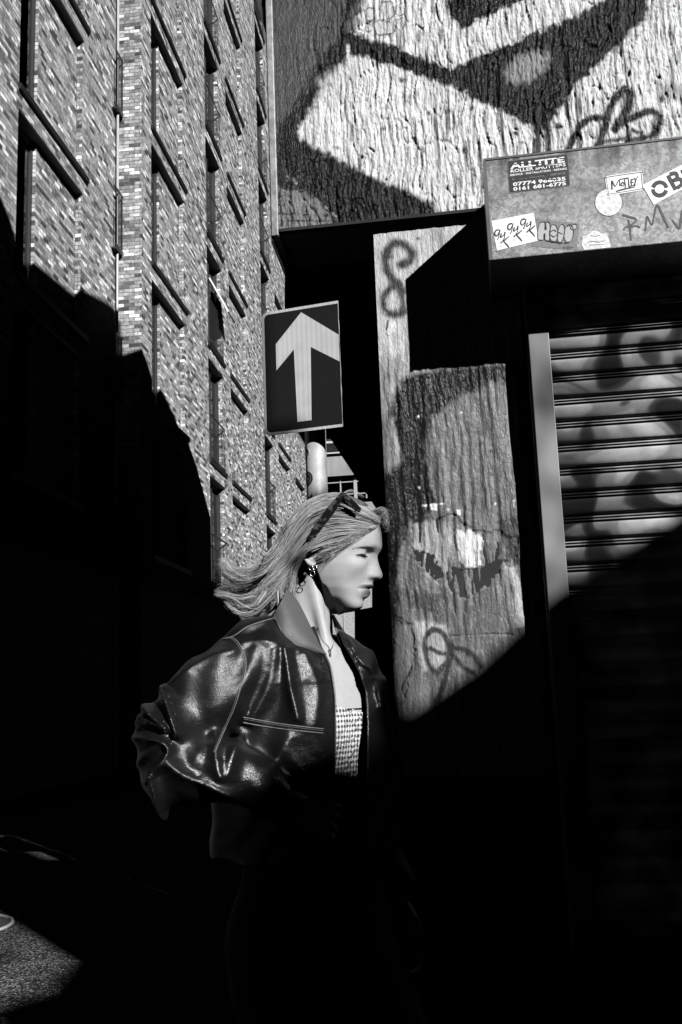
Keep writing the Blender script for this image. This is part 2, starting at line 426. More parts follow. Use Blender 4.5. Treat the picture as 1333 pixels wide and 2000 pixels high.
for i in sorted(pick):
    O, U_, Nn, w, h, pr, tn = bricks[i]
    key = (round(w, 3), round(U_[0], 2), round(pr, 3))
    if key not in cache:
        me = bpy.data.meshes.new('brick'); V = brick_verts(np.zeros(3), U_, Nn, w, h, pr)
        me.from_pydata([tuple(v) for v in V], [], [tuple(int(q) for q in f) for f in BF]); me.materials.append(BR1); me.update()
        cache[key] = me
    o = bpy.data.objects.new('brick', cache[key]); o.location = Vector(O - bl_loc); link(o, block)
rest = np.array([i for i in range(len(bricks)) if i not in pick])
V = np.zeros((len(rest), 8, 3)); corner = [(0,0,0),(1,0,0),(1,1,0),(0,1,0),(0,0,1),(1,0,1),(1,1,1),(0,1,1)]
for c, (u, v, d) in enumerate(corner):
    V[:, c] = Ob[rest] + Ud[rest] * (Wb[rest] * u)[:, None] + ZZ * (Hb[rest] * v)[:, None] + Nd[rest] * (Pb[rest] if d else np.full(len(rest), -.004))[:, None]
Fm = (BF[None] + (np.arange(len(rest)) * 8)[:, None, None]).reshape(-1, 4)
o = mesh_obj('brickwork', V.reshape(-1, 3), Fm, BRM, block, attr={'tone': np.repeat(Tb[rest], 8)}); tag(o, kind='stuff')
print('bricks', len(bricks))

# the bright curtain, the opened casement
cw = MB(); fbox(cw, 24.42, 25.9, aB + .225, aB + .25, 6.85 - SILL + .1, 6.7); cw.build('curtain', CURT, block)
ow = MB(); A0 = FP(25.2, aB + .1, 13.15 - SILL + .55)
for (q0, q1) in ((0, .06), (.74, .8)): pass
sash = [FP(25.05, aB + .12, 12.55), FP(25.9, aB + .12, 12.55), FP(25.95, aB - .38, 11.55), FP(25.1, aB - .38, 11.55)]
ow.prism(sash, FN * .03 + ZZ * .02); ow.build('open_casement', mat('white_sash', .8, .5, var=.1), block)
# ------------------------------------------------------------------ corner building: rendered wall, pillar, shutter
YW = 4.8; YG = 4.755
X_L = float(onY(527, 250, YG)[0]); Z_G = float(onY(740, 430, YG)[2])
corner = empty('corner_building', (X_L, YG, 0), 'rough rendered corner building with graffiti wall and roller shutter', 'building')
PX0 = float(onY(750, 900, YW)[0]); X_R = 2.9

def wall_material(name, rough_hi=.75, rough_lo=.3, fine=1.0, spec=.1):
    m = bpy.data.materials.new(name); m.use_nodes = True; t = m.node_tree; N = t.nodes; L = t.links; b = N['Principled BSDF']
    a = N.new('ShaderNodeAttribute'); a.attribute_name = 'paint'
    tc = N.new('ShaderNodeTexCoord'); mp = N.new('ShaderNodeMapping'); mp.inputs['Scale'].default_value = (1, 1, .3); L.new(tc.outputs['Object'], mp.inputs['Vector'])
    n = N.new('ShaderNodeTexNoise'); n.inputs['Scale'].default_value = 45; n.inputs['Detail'].default_value = 8; n.inputs['Roughness'].default_value = .75
    L.new(mp.outputs[0], n.inputs['Vector'])
    r = N.new('ShaderNodeMapRange'); r.inputs['From Min'].default_value = .35; r.inputs['From Max'].default_value = .65
    r.inputs['To Min'].default_value = .62; r.inputs['To Max'].default_value = 1.2; L.new(n.outputs['Fac'], r.inputs['Value'])
    mu = N.new('ShaderNodeMath'); mu.operation = 'MULTIPLY'; L.new(a.outputs['Fac'], mu.inputs[0]); L.new(r.outputs[0], mu.inputs[1])
    L.new(mu.outputs[0], b.inputs['Base Color'])
    g_ = N.new('ShaderNodeAttribute'); g_.attribute_name = 'gloss'
    q = N.new('ShaderNodeMapRange'); q.inputs['To Min'].default_value = rough_hi; q.inputs['To Max'].default_value = rough_lo; L.new(g_.outputs['Fac'], q.inputs['Value'])
    L.new(q.outputs[0], b.inputs['Roughness']); b.inputs['Specular IOR Level'].default_value = spec
    n2 = N.new('ShaderNodeTexNoise'); n2.inputs['Scale'].default_value = 130; n2.inputs['Detail'].default_value = 5; L.new(mp.outputs[0], n2.inputs['Vector'])
    v = N.new('ShaderNodeTexVoronoi'); v.feature = 'DISTANCE_TO_EDGE'; v.inputs['Scale'].default_value = 52; L.new(mp.outputs[0], v.inputs['Vector'])
    vr = N.new('ShaderNodeMapRange'); vr.inputs['From Max'].default_value = .06; vr.inputs['To Max'].default_value = .13; L.new(v.outputs['Distance'], vr.inputs['Value'])
    ad = N.new('ShaderNodeMath'); ad.operation = 'ADD'; L.new(n2.outputs['Fac'], ad.inputs[0]); L.new(vr.outputs[0], ad.inputs[1])
    bu = N.new('ShaderNodeBump'); bu.inputs['Distance'].default_value = .007 * fine; bu.inputs['Strength'].default_value = 1
    L.new(ad.outputs[0], bu.inputs['Height']); L.new(bu.outputs[0], b.inputs['Normal'])
    return m

def relief(name, x0, x1, z0, z1, Y, step, hfun, pfun, m, parent):
    nx = int((x1 - x0) / step) + 1; nzz = int((z1 - z0) / step) + 1
    xs = np.linspace(x0, x1, nx); zs = np.linspace(z0, z1, nzz)
    Xg, Zg = np.meshgrid(xs, zs, indexing='ij')
    px_, py_ = pix(np.stack([Xg, np.full_like(Xg, Y), Zg], -1))
    paint, gloss = pfun(px_.ravel(), py_.ravel(), nx, nzz)
    H = hfun(nx, nzz, px_, py_, step)
    edge = np.ones((nx, nzz)); H = H * edge
    V = np.stack([Xg, Y - H, Zg], -1).reshape(-1, 3)
    idx = np.arange(nx * nzz).reshape(nx, nzz)
    Fq = np.stack([idx[:-1, :-1], idx[1:, :-1], idx[1:, 1:], idx[:-1, 1:]], -1).reshape(-1, 4)
    return mesh_obj(name, V, Fq, m, parent, True, {'paint': paint, 'gloss': gloss})

# crop coordinates used while measuring the paint
def c3(*pts): return [(500 + x / 1.6, y / 1.6) for x, y in pts]
def c4(*pts): return [(700 + x / 1.905, 400 + y / 1.905) for x, y in pts]

def g_height(nx, nzz, px_, py_, st):
    k = .004 / st
    warp = vnoise(nx, nzz, 60 * k, 40 * k, 1) * 5 * k
    col = np.clip((np.arange(nx)[:, None] + warp).astype(int), 0, nx - 1); jj = np.broadcast_to(np.arange(nzz)[None], (nx, nzz))
    def wv(a): return a[col, jj]
    h = .0040 * wv(vnoise(nx, nzz, 5.0 * k, 60 * k, 2)) + .0032 * wv(vnoise(nx, nzz, 3.0 * k, 22 * k, 3)) + .0024 * vnoise(nx, nzz, 2.0 * k, 9 * k, 4)
    h += .0016 * vnoise(nx, nzz, 1.2 * k, 3.0 * k, 5) + .0045 * wv(vnoise(nx, nzz, 8 * k, 120 * k, 6)) + .003 * wv(vnoise(nx, nzz, 2.2 * k, 45 * k, 7))
    r = 1 - np.abs(wv(vnoise(nx, nzz, 5 * k, 38 * k, 8))); h -= .009 * np.clip(r - .90, 0, 1) / .10 * sstep(-.3, .2, vnoise(nx, nzz, 9 * k, 18 * k, 9))
    r = 1 - np.abs(wv(vnoise(nx, nzz, 9 * k, 60 * k, 18))); h -= .008 * np.clip(r - .9, 0, 1) / .1
    left = sstep(700, 560, px_) * sstep(420, 250, py_)
    h = h * (1 - .72 * left)
    return h
def g_paint(px_, py_, nx, nzz):
    P = np.stack([px_, py_], 1)
    w = vnoise(nx, nzz, 6, 8, 21).ravel() * 5 + vnoise(nx, nzz, 2, 3, 22).ravel() * 3
    c = np.full(len(P), .64) * (1 - .12 * np.clip(vnoise(nx, nzz, 25, 30, 23).ravel(), 0, 1))
    c *= 1 - 1.7 * np.clip(vnoise(nx, nzz, 2.2, 40, 27).ravel() - .34, 0, .5)
    c *= 1 - 1.6 * np.clip(vnoise(nx, nzz, 1.6, 7, 28).ravel() - .55, 0, .5)
    def fill(poly, val, soft=3.):
        nonlocal c
        d = sd_poly(P, poly) + w * min(1, soft / 3)
        k = sstep(soft, -soft, d); c = c * (1 - k) + val * k
    def stroke(line, wd, val, soft=4.):
        nonlocal c
        d = d_line(P, smooth_line(line)) + w * .4 - wd
        k = sstep(soft, -soft, d); c = c * (1 - k) + val * k
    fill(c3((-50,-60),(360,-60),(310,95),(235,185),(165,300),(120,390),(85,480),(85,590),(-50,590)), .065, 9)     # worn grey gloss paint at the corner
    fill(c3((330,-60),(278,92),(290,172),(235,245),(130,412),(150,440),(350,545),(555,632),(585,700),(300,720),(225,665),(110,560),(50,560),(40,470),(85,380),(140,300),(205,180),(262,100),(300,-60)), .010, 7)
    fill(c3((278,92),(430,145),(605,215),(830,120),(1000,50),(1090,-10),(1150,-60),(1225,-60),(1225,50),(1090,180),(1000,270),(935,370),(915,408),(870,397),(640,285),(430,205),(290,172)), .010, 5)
    fill(c3((595,-60),(600,0),(615,60),(645,92),(830,0),(860,-60)), .010, 4)
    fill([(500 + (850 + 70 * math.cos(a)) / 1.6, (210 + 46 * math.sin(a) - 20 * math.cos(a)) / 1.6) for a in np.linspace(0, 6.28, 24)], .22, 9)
    fill(c3((-50,520),(60,520),(240,660),(300,740),(-50,760)), .015, 3)
    fill(c3((60,568),(90,590),(150,600),(205,640),(235,672),(235,700),(60,720)), .15, 2.5)
    fill(c3((20,520),(60,568),(60,740),(20,740)), .03, 2)
    for ln in (((60,590),(60,710)),((75,570),(80,705)),((60,612),(110,612)),((60,640),(150,645),(180,650)),((60,668),(230,672)),((100,690),(230,690)),((120,648),(118,690)),((175,650),(172,690)),((205,655),(205,672))):
        stroke(c3(*ln), 1.2, .03, 1)
    stroke(c3((880,390),(882,500)), 7, .03, 3); stroke(c3((912,390),(915,500)), 6, .03, 3)
    stroke(c3((975,470),(1010,400),(1050,372),(1095,372)), 7, .02); stroke(c3((1060,475),(1090,400),(1110,330),(1150,280),(1170,300),(1150,360),(1120,402)), 8, .02)
    stroke(c3((1120,402),(1170,370),(1225,350),(1258,355),(1262,385),(1240,420),(1200,435),(1160,440)), 7, .02); stroke(c3((1090,440),(1130,437),(1170,425)), 5, .05)
    stroke(c3((1180,408),(1205,418)), 5, .02)
    for x, y, r in ((945,395,8),(1268,307,8),(455,250,7),(603,345,6),(400,402,6),(540,352,4),(812,418,6),(652,470,7),(675,337,4),(413,508,4),(255,462,4),(335,462,6)):
        stroke(c3((x, y), (x + 1, y + 1)), r * .75, .03, 4)
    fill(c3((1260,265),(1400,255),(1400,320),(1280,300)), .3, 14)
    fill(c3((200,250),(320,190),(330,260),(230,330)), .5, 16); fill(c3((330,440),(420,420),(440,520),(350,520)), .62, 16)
    for poly in (((345,30),(368,28),(368,60),(345,62)),((345,72),(362,72),(362,96),(346,96)),((372,70),(392,64),(430,74),(432,100),(380,106)),((440,15),(466,10),(462,42),(442,46)),((440,62),(462,60),(458,90),(442,90)),((388,8),(425,6),(428,50),(392,58)),):
        stroke(c3(*(poly + (poly[0],))), 1.5, .03, 1.5); fill(c3(*poly), .5, 1.5)
    # rain and soot run down the white coat
    gl = .35 + .65 * (c < .25)
    return np.clip(c, .008, .85), gl
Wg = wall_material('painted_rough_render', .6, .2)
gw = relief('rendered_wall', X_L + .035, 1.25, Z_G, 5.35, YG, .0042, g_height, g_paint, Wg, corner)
gw['label'] = 'rough render with white and black spray painted shapes'

def p_height(nx, nzz, px_, py_, st):
    k = .004 / st
    warp = vnoise(nx, nzz, 50 * k, 40 * k, 31) * 3 * k
    col = np.clip((np.arange(nx)[:, None] + warp).astype(int), 0, nx - 1); jj = np.broadcast_to(np.arange(nzz)[None], (nx, nzz))
    def wv(a): return a[col, jj]
    h = .0065 * wv(vnoise(nx, nzz, 6 * k, 110 * k, 32)) + .0045 * wv(vnoise(nx, nzz, 3.2 * k, 30 * k, 33)) + .0015 * vnoise(nx, nzz, 2.4 * k, 9 * k, 34) + .0007 * vnoise(nx, nzz, 1.5 * k, 2 * k, 35)
    top = sstep(760, 640, py_); h = h * (1 - .72 * top)
    low = sstep(1180, 1260, py_); h = h * (1 - .45 * low)
    P = np.stack([px_.ravel(), py_.ravel()], 1)
    # a piece of the render has come off
    for poly, dep in ((c4((205,1180),(290,1160),(350,1150),(440,1215),(520,1215),(590,1240),(590,1310),(540,1330),(500,1385),(440,1440),(400,1470),(330,1420),(270,1390),(215,1320),(190,1270)), .006),
                      (c4((350,1355),(440,1355),(520,1320),(560,1330),(500,1400),(400,1475),(345,1420)), .007), (c4((195,1275),(270,1300),(330,1390),(290,1395),(220,1330)), .006),
                      (c4((140,1550),(200,1560),(212,1700),(170,1840),(120,1860)), .006)):
        d = sd_poly(P, poly).reshape(nx, nzz) + vnoise(nx, nzz, 4, 4, 36) * 5
        h = h - dep * sstep(1.5, -1.5, d)
    d = d_line(P, c4((340,1608),(420,1600),(500,1597),(590,1600))).reshape(nx, nzz) + vnoise(nx, nzz, 5, 5, 38) * 2
    h = h - .006 * sstep(2.2, 0, d)
    return h
def p_paint(px_, py_, nx, nzz):
    P = np.stack([px_, py_], 1)
    w = vnoise(nx, nzz, 6, 10, 41).ravel() * 4 + vnoise(nx, nzz, 2, 3, 42).ravel() * 3
    c = np.full(len(P), .15) * (1 + .3 * vnoise(nx, nzz, 9, 40, 43).ravel())
    def fill(poly, val, soft=3.):
        nonlocal c
        k = sstep(soft, -soft, sd_poly(P, poly) + w * min(1.2, soft / 4)); c = c * (1 - k) + val * k
    def stroke(line, wd, val, soft=4.):
        nonlocal c
        k = sstep(soft, -soft, d_line(P, smooth_line(line)) + w * .4 - wd); c = c * (1 - k) + val * k
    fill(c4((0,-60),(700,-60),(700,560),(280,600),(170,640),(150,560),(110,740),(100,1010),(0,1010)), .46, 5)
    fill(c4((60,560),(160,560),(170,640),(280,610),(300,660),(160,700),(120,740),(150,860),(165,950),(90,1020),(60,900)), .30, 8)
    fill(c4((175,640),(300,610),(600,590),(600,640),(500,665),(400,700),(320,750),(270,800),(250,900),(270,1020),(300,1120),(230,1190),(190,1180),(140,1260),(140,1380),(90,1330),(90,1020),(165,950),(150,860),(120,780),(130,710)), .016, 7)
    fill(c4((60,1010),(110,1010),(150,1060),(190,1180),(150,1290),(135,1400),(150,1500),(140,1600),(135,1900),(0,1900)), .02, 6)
    # spray can figure on the smooth upper coat
    stroke(c4((110,190),(115,160),(150,140),(190,165),(195,205),(160,225)), 9, .03, 6); stroke(c4((100,190),(110,250),(140,290),(165,320)), 8, .03, 7)
    stroke(c4((150,290),(105,325),(92,365),(110,400),(150,408),(170,395)), 7, .03, 6); stroke(c4((295,100),(310,150)), 9, .25, 10)
    stroke(c4((160,320),(170,395)), 6, .04, 6)
    fill(c4((105,435),(145,435),(140,470),(110,485)), .6, 1.5); stroke(c4((110,435),(105,480),(118,488)), 1, .05, 1)
    for x, y, wd, ht in ((268,1113,28,26),(235,1115,22,10),(300,1110,25,8),(330,1130,10,12),(368,1135,14,20),(380,768,10,10),(218,785,9,9),(500,1110,12,6),(575,1100,8,28),(225,1050,7,7)):
        fill(c4((x,y),(x+wd,y-1),(x+wd-2,y+ht),(x+2,y+ht-3)), .8, 1.2)
    for x, y, r in ((222,125,9),(452,893,8),(498,920,8),(540,963,6),(468,1063,7),(500,1112,5),(300,980,5)): stroke(c4((x,y),(x+1,y)), r * .5, .08, 2)
    fill(c4((205,1190),(290,1165),(345,1180),(340,1300),(330,1370),(270,1330),(210,1290)), .30, 5)
    fill(c4((365,1215),(420,1210),(470,1240),(450,1290),(460,1350),(400,1350),(380,1320),(370,1260)), .68, 4)
    fill(c4((345,1355),(440,1352),(520,1320),(560,1325),(500,1400),(400,1470),(345,1420)), .16, 4)
    fill(c4((520,1180),(600,1150),(605,1340),(560,1320),(545,1260)), .07, 6)
    fill(c4((545,1340),(590,1345),(600,1400),(625,1570),(585,1570),(575,1420)), .42, 3)
    fill(c4((145,1570),(200,1560),(212,1700),(180,1840),(130,1830)), .2, 3)
    fill(c4((210,1550),(330,1560),(330,1700),(240,1740)), .36, 8)
    fill(c4((150,1430),(300,1450),(330,1560),(280,1530),(200,1500)), .07, 10)
    stroke(c4((145,1530),(190,1560),(210,1620),(200,1720),(165,1790),(175,1830)), 1.6, .02, 1.5)
    stroke(c4((345,1640),(335,1710),(315,1790),(290,1850)), 6, .03, 3); stroke(c4((280,1580),(250,1610),(250,1660),(262,1710),(290,1740),(320,1715),(345,1680)), 5, .05, 3)
    stroke(c4((280,1580),(310,1590),(330,1620),(345,1660),(390,1720),(425,1740)), 5, .04, 3); stroke(c4((345,1650),(390,1655),(430,1680),(455,1720)), 5, .04, 3); stroke(c4((270,1650),(310,1670),(345,1665)), 4, .05, 3)
    gl = .3 + .7 * sstep(.35, .1, c); gl *= np.where(py_ < 640, .3, 1)
    c = c * (1 - .9 * np.clip(vnoise(nx, nzz, 2, 26, 47).ravel() - .45, 0, .5)) + .25 * np.clip(vnoise(nx, nzz, 1.6, 9, 48).ravel() - .62, 0, .4) * (c < .4)
    return np.clip(c, .012, .8), gl
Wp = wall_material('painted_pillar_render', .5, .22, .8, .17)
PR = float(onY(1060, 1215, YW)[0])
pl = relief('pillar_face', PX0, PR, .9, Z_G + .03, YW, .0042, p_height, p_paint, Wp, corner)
pl['label'] = 'painted and peeling render of the pillar'
# solid masonry behind the two faces
mz = MB(); mz.box((PX0 + .002, YW + .012, 0), (X_R, YW + .45, Z_G - .012)); mz.build('wall', DARK, corner)
mz = MB(); mz.box((PX0, YW, 0), (PR, YW + .011, .9)); mz.build('pillar_foot', DARK, corner)
mz = MB(); mz.box((X_L + .04, YG + .03, Z_G - .01), (X_R, YG + .45, 9.0)); mz.box((1.25, YG, Z_G), (X_R, YG + .029, 9.0)); mz.box((X_L + .04, YG, 5.35), (1.25, YG + .029, 9.0)); mz.build('wall', mat('grey_render', .2, .8, var=.3, bump=.5), corner)
bt = MB(); bt.box((X_L + .036, YG - .012, Z_G - .012), (1.25, YG + .029, Z_G + .004)); bt.build('drip_edge', DARK, corner)
st = MB(); st.box((X_L - .002, YG - .012, Z_G - .03), (X_L + .034, YG + .4, 9.0)); st.build('corner_trim', mat('aged_metal_trim', .3, .45, var=.4, vscale=20, bump=.2), corner, bevel=.004)
# body of the building over the undercroft, and an unseen gable, skyline shaped to throw the shadow on the block opposite
skyline = [(3.35,16.5),(3.75,16.1),(4.06,16.7),(5.3,17.7),(6.52,18.9),(6.55,18.07),(6.95,18.05),(7.35,18.0),(7.5,17.9),(8.1,18.5),(8.8,18.65),(8.87,18.25),(9.28,18.5),(9.8,18.4),(10.45,18.05),(10.58,16.7),(11.3,16.9),(12.1,17.2),(13.3,17.5),(16.5,19.0),(21,21.4)]
prof = []
for u, v in skyline:
    Y = (u * 1.3275 - .873 * X_L * 1.0) / 1.0  # placeholder, replaced below
    Y = (u - X_L * SU[0]) / SU[1]; s = X_L * SH[0] + Y * SH[1]; prof.append((Y, v + s * TE))
gb = MB(); y0, y1 = prof[0][0], prof[-1][0]
poly = [(X_L + .04, YG + .46, Z_G - .01), (X_L + .04, YG + .46, prof[0][1])] + [(X_L + .04, Y, z) for Y, z in prof if Y > YG + .5] + [(X_L + .04, y1, Z_G - .01)]
gb.prism(poly, (.3, 0, 0)); gb.build('shadow_gable', DARK, corner)
bd = MB(); bd.box((X_L + .35, YG + .47, Z_G - .02), (8, 15.5, 8.0)); bd.build('upper_floor', DARK, corner)
bd = MB(); bd.box((PX0 + .15, YW + .47, 0), (8, 7.0, Z_G - .03)); bd.build('lower_wall', DARK, corner)
# added dark sheet: its raking outline stands in for shade under the upper floor
rk = MB(); Yr = 6.3
rk.prism([onY(x, y, Yr) for x, y in ((557,440),(556,690),(640,848),(746,1010),(731,1042),(727,1090),(727,1186),(693,1192),(694,1420),(694,1720),(900,1720),(900,440))], (0, .25, 0))
rk.build('shade_sheet', DARK, corner)

# ------------------------------------------------------------------ roller shutter
YS = YW - .10
shut = empty('roller_shutter', (.6, YS, 0), 'ribbed metal roller shutter with painted dapples of reflected light', 'shutter')
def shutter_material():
    m = bpy.data.materials.new('shutter_dapple'); m.use_nodes = True; t = m.node_tree; N = t.nodes; L = t.links; b = N['Principled BSDF']
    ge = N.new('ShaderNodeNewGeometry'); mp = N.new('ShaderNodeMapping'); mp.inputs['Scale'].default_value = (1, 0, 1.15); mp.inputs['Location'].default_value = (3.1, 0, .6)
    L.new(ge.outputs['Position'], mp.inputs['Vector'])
    n = N.new('ShaderNodeTexNoise'); n.inputs['Scale'].default_value = 3.8; n.inputs['Detail'].default_value = 1.0; n.inputs['Distortion'].default_value = .5; L.new(mp.outputs[0], n.inputs['Vector'])  # large soft blotches: dappled reflected light painted into the slat colour
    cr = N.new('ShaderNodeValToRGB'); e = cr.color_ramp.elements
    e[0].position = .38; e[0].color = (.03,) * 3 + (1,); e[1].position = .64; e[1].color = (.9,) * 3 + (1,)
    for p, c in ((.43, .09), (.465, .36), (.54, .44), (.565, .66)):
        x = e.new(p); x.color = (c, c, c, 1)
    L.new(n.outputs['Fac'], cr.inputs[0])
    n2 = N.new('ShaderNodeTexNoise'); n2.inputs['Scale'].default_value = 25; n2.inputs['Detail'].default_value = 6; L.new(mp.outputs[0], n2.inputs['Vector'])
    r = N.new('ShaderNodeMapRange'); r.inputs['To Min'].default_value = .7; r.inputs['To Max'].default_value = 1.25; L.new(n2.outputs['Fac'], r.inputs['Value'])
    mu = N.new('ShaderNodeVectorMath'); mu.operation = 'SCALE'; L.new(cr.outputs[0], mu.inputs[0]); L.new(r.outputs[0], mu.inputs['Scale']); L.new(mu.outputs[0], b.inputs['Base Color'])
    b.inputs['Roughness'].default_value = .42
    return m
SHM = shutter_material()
GX0 = float(onY(1033, 670, YS - .01)[0]); GX1 = float(onY(1073, 670, YS - .01)[0])
PIT = .1145; zt = 3.3
# slat profile, from top to bottom: (distance out, height)
prof_s = []
for i in range(9):
    a = math.pi * (i / 8); prof_s.append((.012 * math.sin(a) ** .7 + .002, -.078 * (1 - math.cos(a)) / 2))
prof_s += [(-.006, -.080), (-.006, -.084), (.006, -.087), (.011, -.091), (.006, -.095), (-.002, -.097), (.005, -.100), (.010, -.104), (.005, -.108), (-.008, -.110), (-.008, -PIT)]
slat0 = None
for i in range(27):
    z = zt - i * PIT
    if slat0 is None:
        V = []; Fs = []
        for k, (d, h) in enumerate(prof_s):
            V += [(GX1 - .01, YS + .012 - d, z + h), (X_R, YS + .012 - d, z + h)]
            if k: Fs.append((2*k-2, 2*k, 2*k+1, 2*k-1))
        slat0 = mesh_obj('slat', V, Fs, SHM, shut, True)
        bm = bmesh.new(); bm.from_mesh(slat0.data); bmesh.ops.recalc_face_normals(bm, faces=bm.faces); bm.to_mesh(slat0.data); bm.free()
        md = slat0.modifiers.new('thick', 'SOLIDIFY'); md.thickness = .0012
        z00 = z
    else:
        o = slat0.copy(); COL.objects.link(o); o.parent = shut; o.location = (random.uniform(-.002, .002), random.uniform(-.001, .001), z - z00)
GUM = mat('guide_rail_paint', .13, .4, var=.9, vscale=4.5, detail=1, stretch=(1, 1, .7))
gd = MB(); gd.box((GX0, YS - .03, .0), (GX1, YS + .035, 3.32)); gd.build('guide_rail', GUM, shut, bevel=.003)
gd = MB(); gd.box((GX0 - .008, YS - .005, .0), (GX0 - .001, YW - .02, 3.32)); gd.build('guide_flange', mat('galv_flange', .45, .35, metal=.6, var=.3), shut)

# ------------------------------------------------------------------ shutter box with its stickers
YB = YW - .478
bl_ = onY(957, 508, YB); tl_ = onY(945, 312, YB); tr_ = onY(1333, 265, YB); br_ = onY(1333, 472, YB)
BX0 = (bl_[0] + tl_[0]) / 2; BZ0 = bl_[2]; BZ1 = tl_[2]
def galv():
    m = bpy.data.materials.new('galvanised_steel'); m.use_nodes = True; t = m.node_tree; N = t.nodes; L = t.links; b = N['Principled BSDF']
    tc = N.new('ShaderNodeTexCoord'); v = N.new('ShaderNodeTexVoronoi'); v.inputs['Scale'].default_value = 75; v.inputs['Randomness'].default_value = 1
    w = N.new('ShaderNodeTexNoise'); w.inputs['Scale'].default_value = 30; L.new(tc.outputs['Object'], w.inputs['Vector'])
    ad = N.new('ShaderNodeVectorMath'); ad.operation = 'MULTIPLY_ADD'; ad.inputs[1].default_value = (.05, .05, .05); L.new(w.outputs['Color'], ad.inputs[0]); L.new(tc.outputs['Object'], ad.inputs[2])
    L.new(ad.outputs[0], v.inputs['Vector'])
    s = N.new('ShaderNodeSeparateColor'); L.new(v.outputs['Color'], s.inputs[0])
    r = N.new('ShaderNodeMapRange'); r.inputs['To Min'].default_value = .17; r.inputs['To Max'].default_value = .36; L.new(s.outputs[0], r.inputs['Value'])
    n = N.new('ShaderNodeTexNoise'); n.inputs['Scale'].default_value = 5; n.inputs['Detail'].default_value = 6; L.new(tc.outputs['Object'], n.inputs['Vector'])
    r2 = N.new('ShaderNodeMapRange'); r2.inputs['From Min'].default_value = .3; r2.inputs['From Max'].default_value = .6; r2.inputs['To Min'].default_value = .5; r2.inputs['To Max'].default_value = 1.15; L.new(n.outputs['Fac'], r2.inputs['Value'])
    mu = N.new('ShaderNodeMath'); mu.operation = 'MULTIPLY'; L.new(r.outputs[0], mu.inputs[0]); L.new(r2.outputs[0], mu.inputs[1])
    # grime that has run down from the top edge
    sx = N.new('ShaderNodeSeparateXYZ'); L.new(tc.outputs['Object'], sx.inputs[0])
    mp = N.new('ShaderNodeMapping'); mp.inputs['Scale'].default_value = (22, 1, 1.2); L.new(tc.outputs['Object'], mp.inputs['Vector'])
    n3 = N.new('ShaderNodeTexNoise'); n3.inputs['Scale'].default_value = 1; n3.inputs['Detail'].default_value = 4; L.new(mp.outputs[0], n3.inputs['Vector'])
    hh = N.new('ShaderNodeMapRange'); hh.inputs['From Min'].default_value = (BZ1 - BZ0) * .45; hh.inputs['From Max'].default_value = (BZ1 - BZ0) * 1.02; L.new(sx.outputs[2], hh.inputs['Value'])
    pw_ = N.new('ShaderNodeMath'); pw_.operation = 'MULTIPLY'; L.new(hh.outputs[0], pw_.inputs[0]); L.new(n3.outputs['Fac'], pw_.inputs[1])
    r3 = N.new('ShaderNodeMapRange'); r3.inputs['From Min'].default_value = .28; r3.inputs['From Max'].default_value = .6; r3.inputs['To Min'].default_value = 1; r3.inputs['To Max'].default_value = .18; L.new(pw_.outputs[0], r3.inputs['Value'])
    m4 = N.new('ShaderNodeMath'); m4.operation = 'MULTIPLY'; L.new(mu.outputs[0], m4.inputs[0]); L.new(r3.outputs[0], m4.inputs[1])
    L.new(m4.outputs[0], b.inputs['Base Color']); b.inputs['Metallic'].default_value = .15; b.inputs['Roughness'].default_value = .5
    bu = N.new('ShaderNodeBump'); bu.inputs['Distance'].default_value = .001; L.new(s.outputs[0], bu.inputs['Height']); L.new(bu.outputs[0], b.inputs['Normal'])
    return m
GALV = galv()
sbox = empty('shutter_housing', (BX0, YB, BZ0), 'long galvanised steel housing above the roller shutter, covered in stickers', 'shutter housing')
hb = MB(); hb.box((BX0, YB, BZ0), (X_R, YW - .001, BZ1)); hb.build('casing', GALV, sbox, bevel=.004)
ed = MB(); ed.box((BX0 + .002, YB - .004, BZ1 - .006), (X_R, YB - .0005, BZ1 + .004)); ed.box((BX0 - .004, YB - .003, BZ0), (BX0 + .012, YB - .0005, BZ1 - .007)); ed.build('folded_edge', mat('grimy_edge', .08, .6, var=.4), sbox)

INK = mat('black_ink', .015, .5); WHITE = mat('sticker_white', .78, .45, var=.08, vscale=60); STBLK = mat('sticker_black', .02, .45, var=.3, vscale=50)
GREYST = mat('sticker_grey', .17, .5, var=.25, vscale=50); PENC = mat('marker_grey', .05, .6, var=.2, vscale=70)
WORN = mat('worn_sticker', .62, .6, var=.35, vscale=45, bump=.3)
def c7(x, y): return (930 + x / 3.308, 260 + y / 3.308)
_lv = [0]
def flat(name, pts_px, m, parent, lv, Y=YB):
    """a thin flat piece that lies on the housing's front"""
    q = MB(); P = [onY(x, y, Y) for x, y in pts_px]; P = [np.array((p[0], Y - .0006 * lv, p[2])) for p in P]
    q.prism(P, (0, .0005, 0)); return q.build(name, m, parent)
def ribbons(name, strokes, wd, m, parent, lv, Y=YB, pressure=.25):
    """pen or brush strokes as flat ribbons"""
    q = MB()
    for si, ln in enumerate(strokes):
        P = smooth_line(ln, 5); n = len(P); T = np.gradient(P, axis=0); T /= np.linalg.norm(T, axis=1)[:, None] + 1e-9
        Nn = np.stack([-T[:, 1], T[:, 0]], 1); ww = wd * (1 + pressure * np.sin(np.linspace(0, 5, n) + si)) / 2
        Lf = P + Nn * ww[:, None]; Rt = P - Nn * ww[:, None]
        V = []
        for a, b in zip(Lf, Rt):
            for c in (a, b):
                p = onY(c[0], c[1], Y); V.append((p[0], Y - .0006 * lv - .00005 * (si % 5), p[2]))
        q.add(V, [(2*i, 2*i+1, 2*i+3, 2*i+2) for i in range(n - 1)])
    return q.build(name, m, parent)
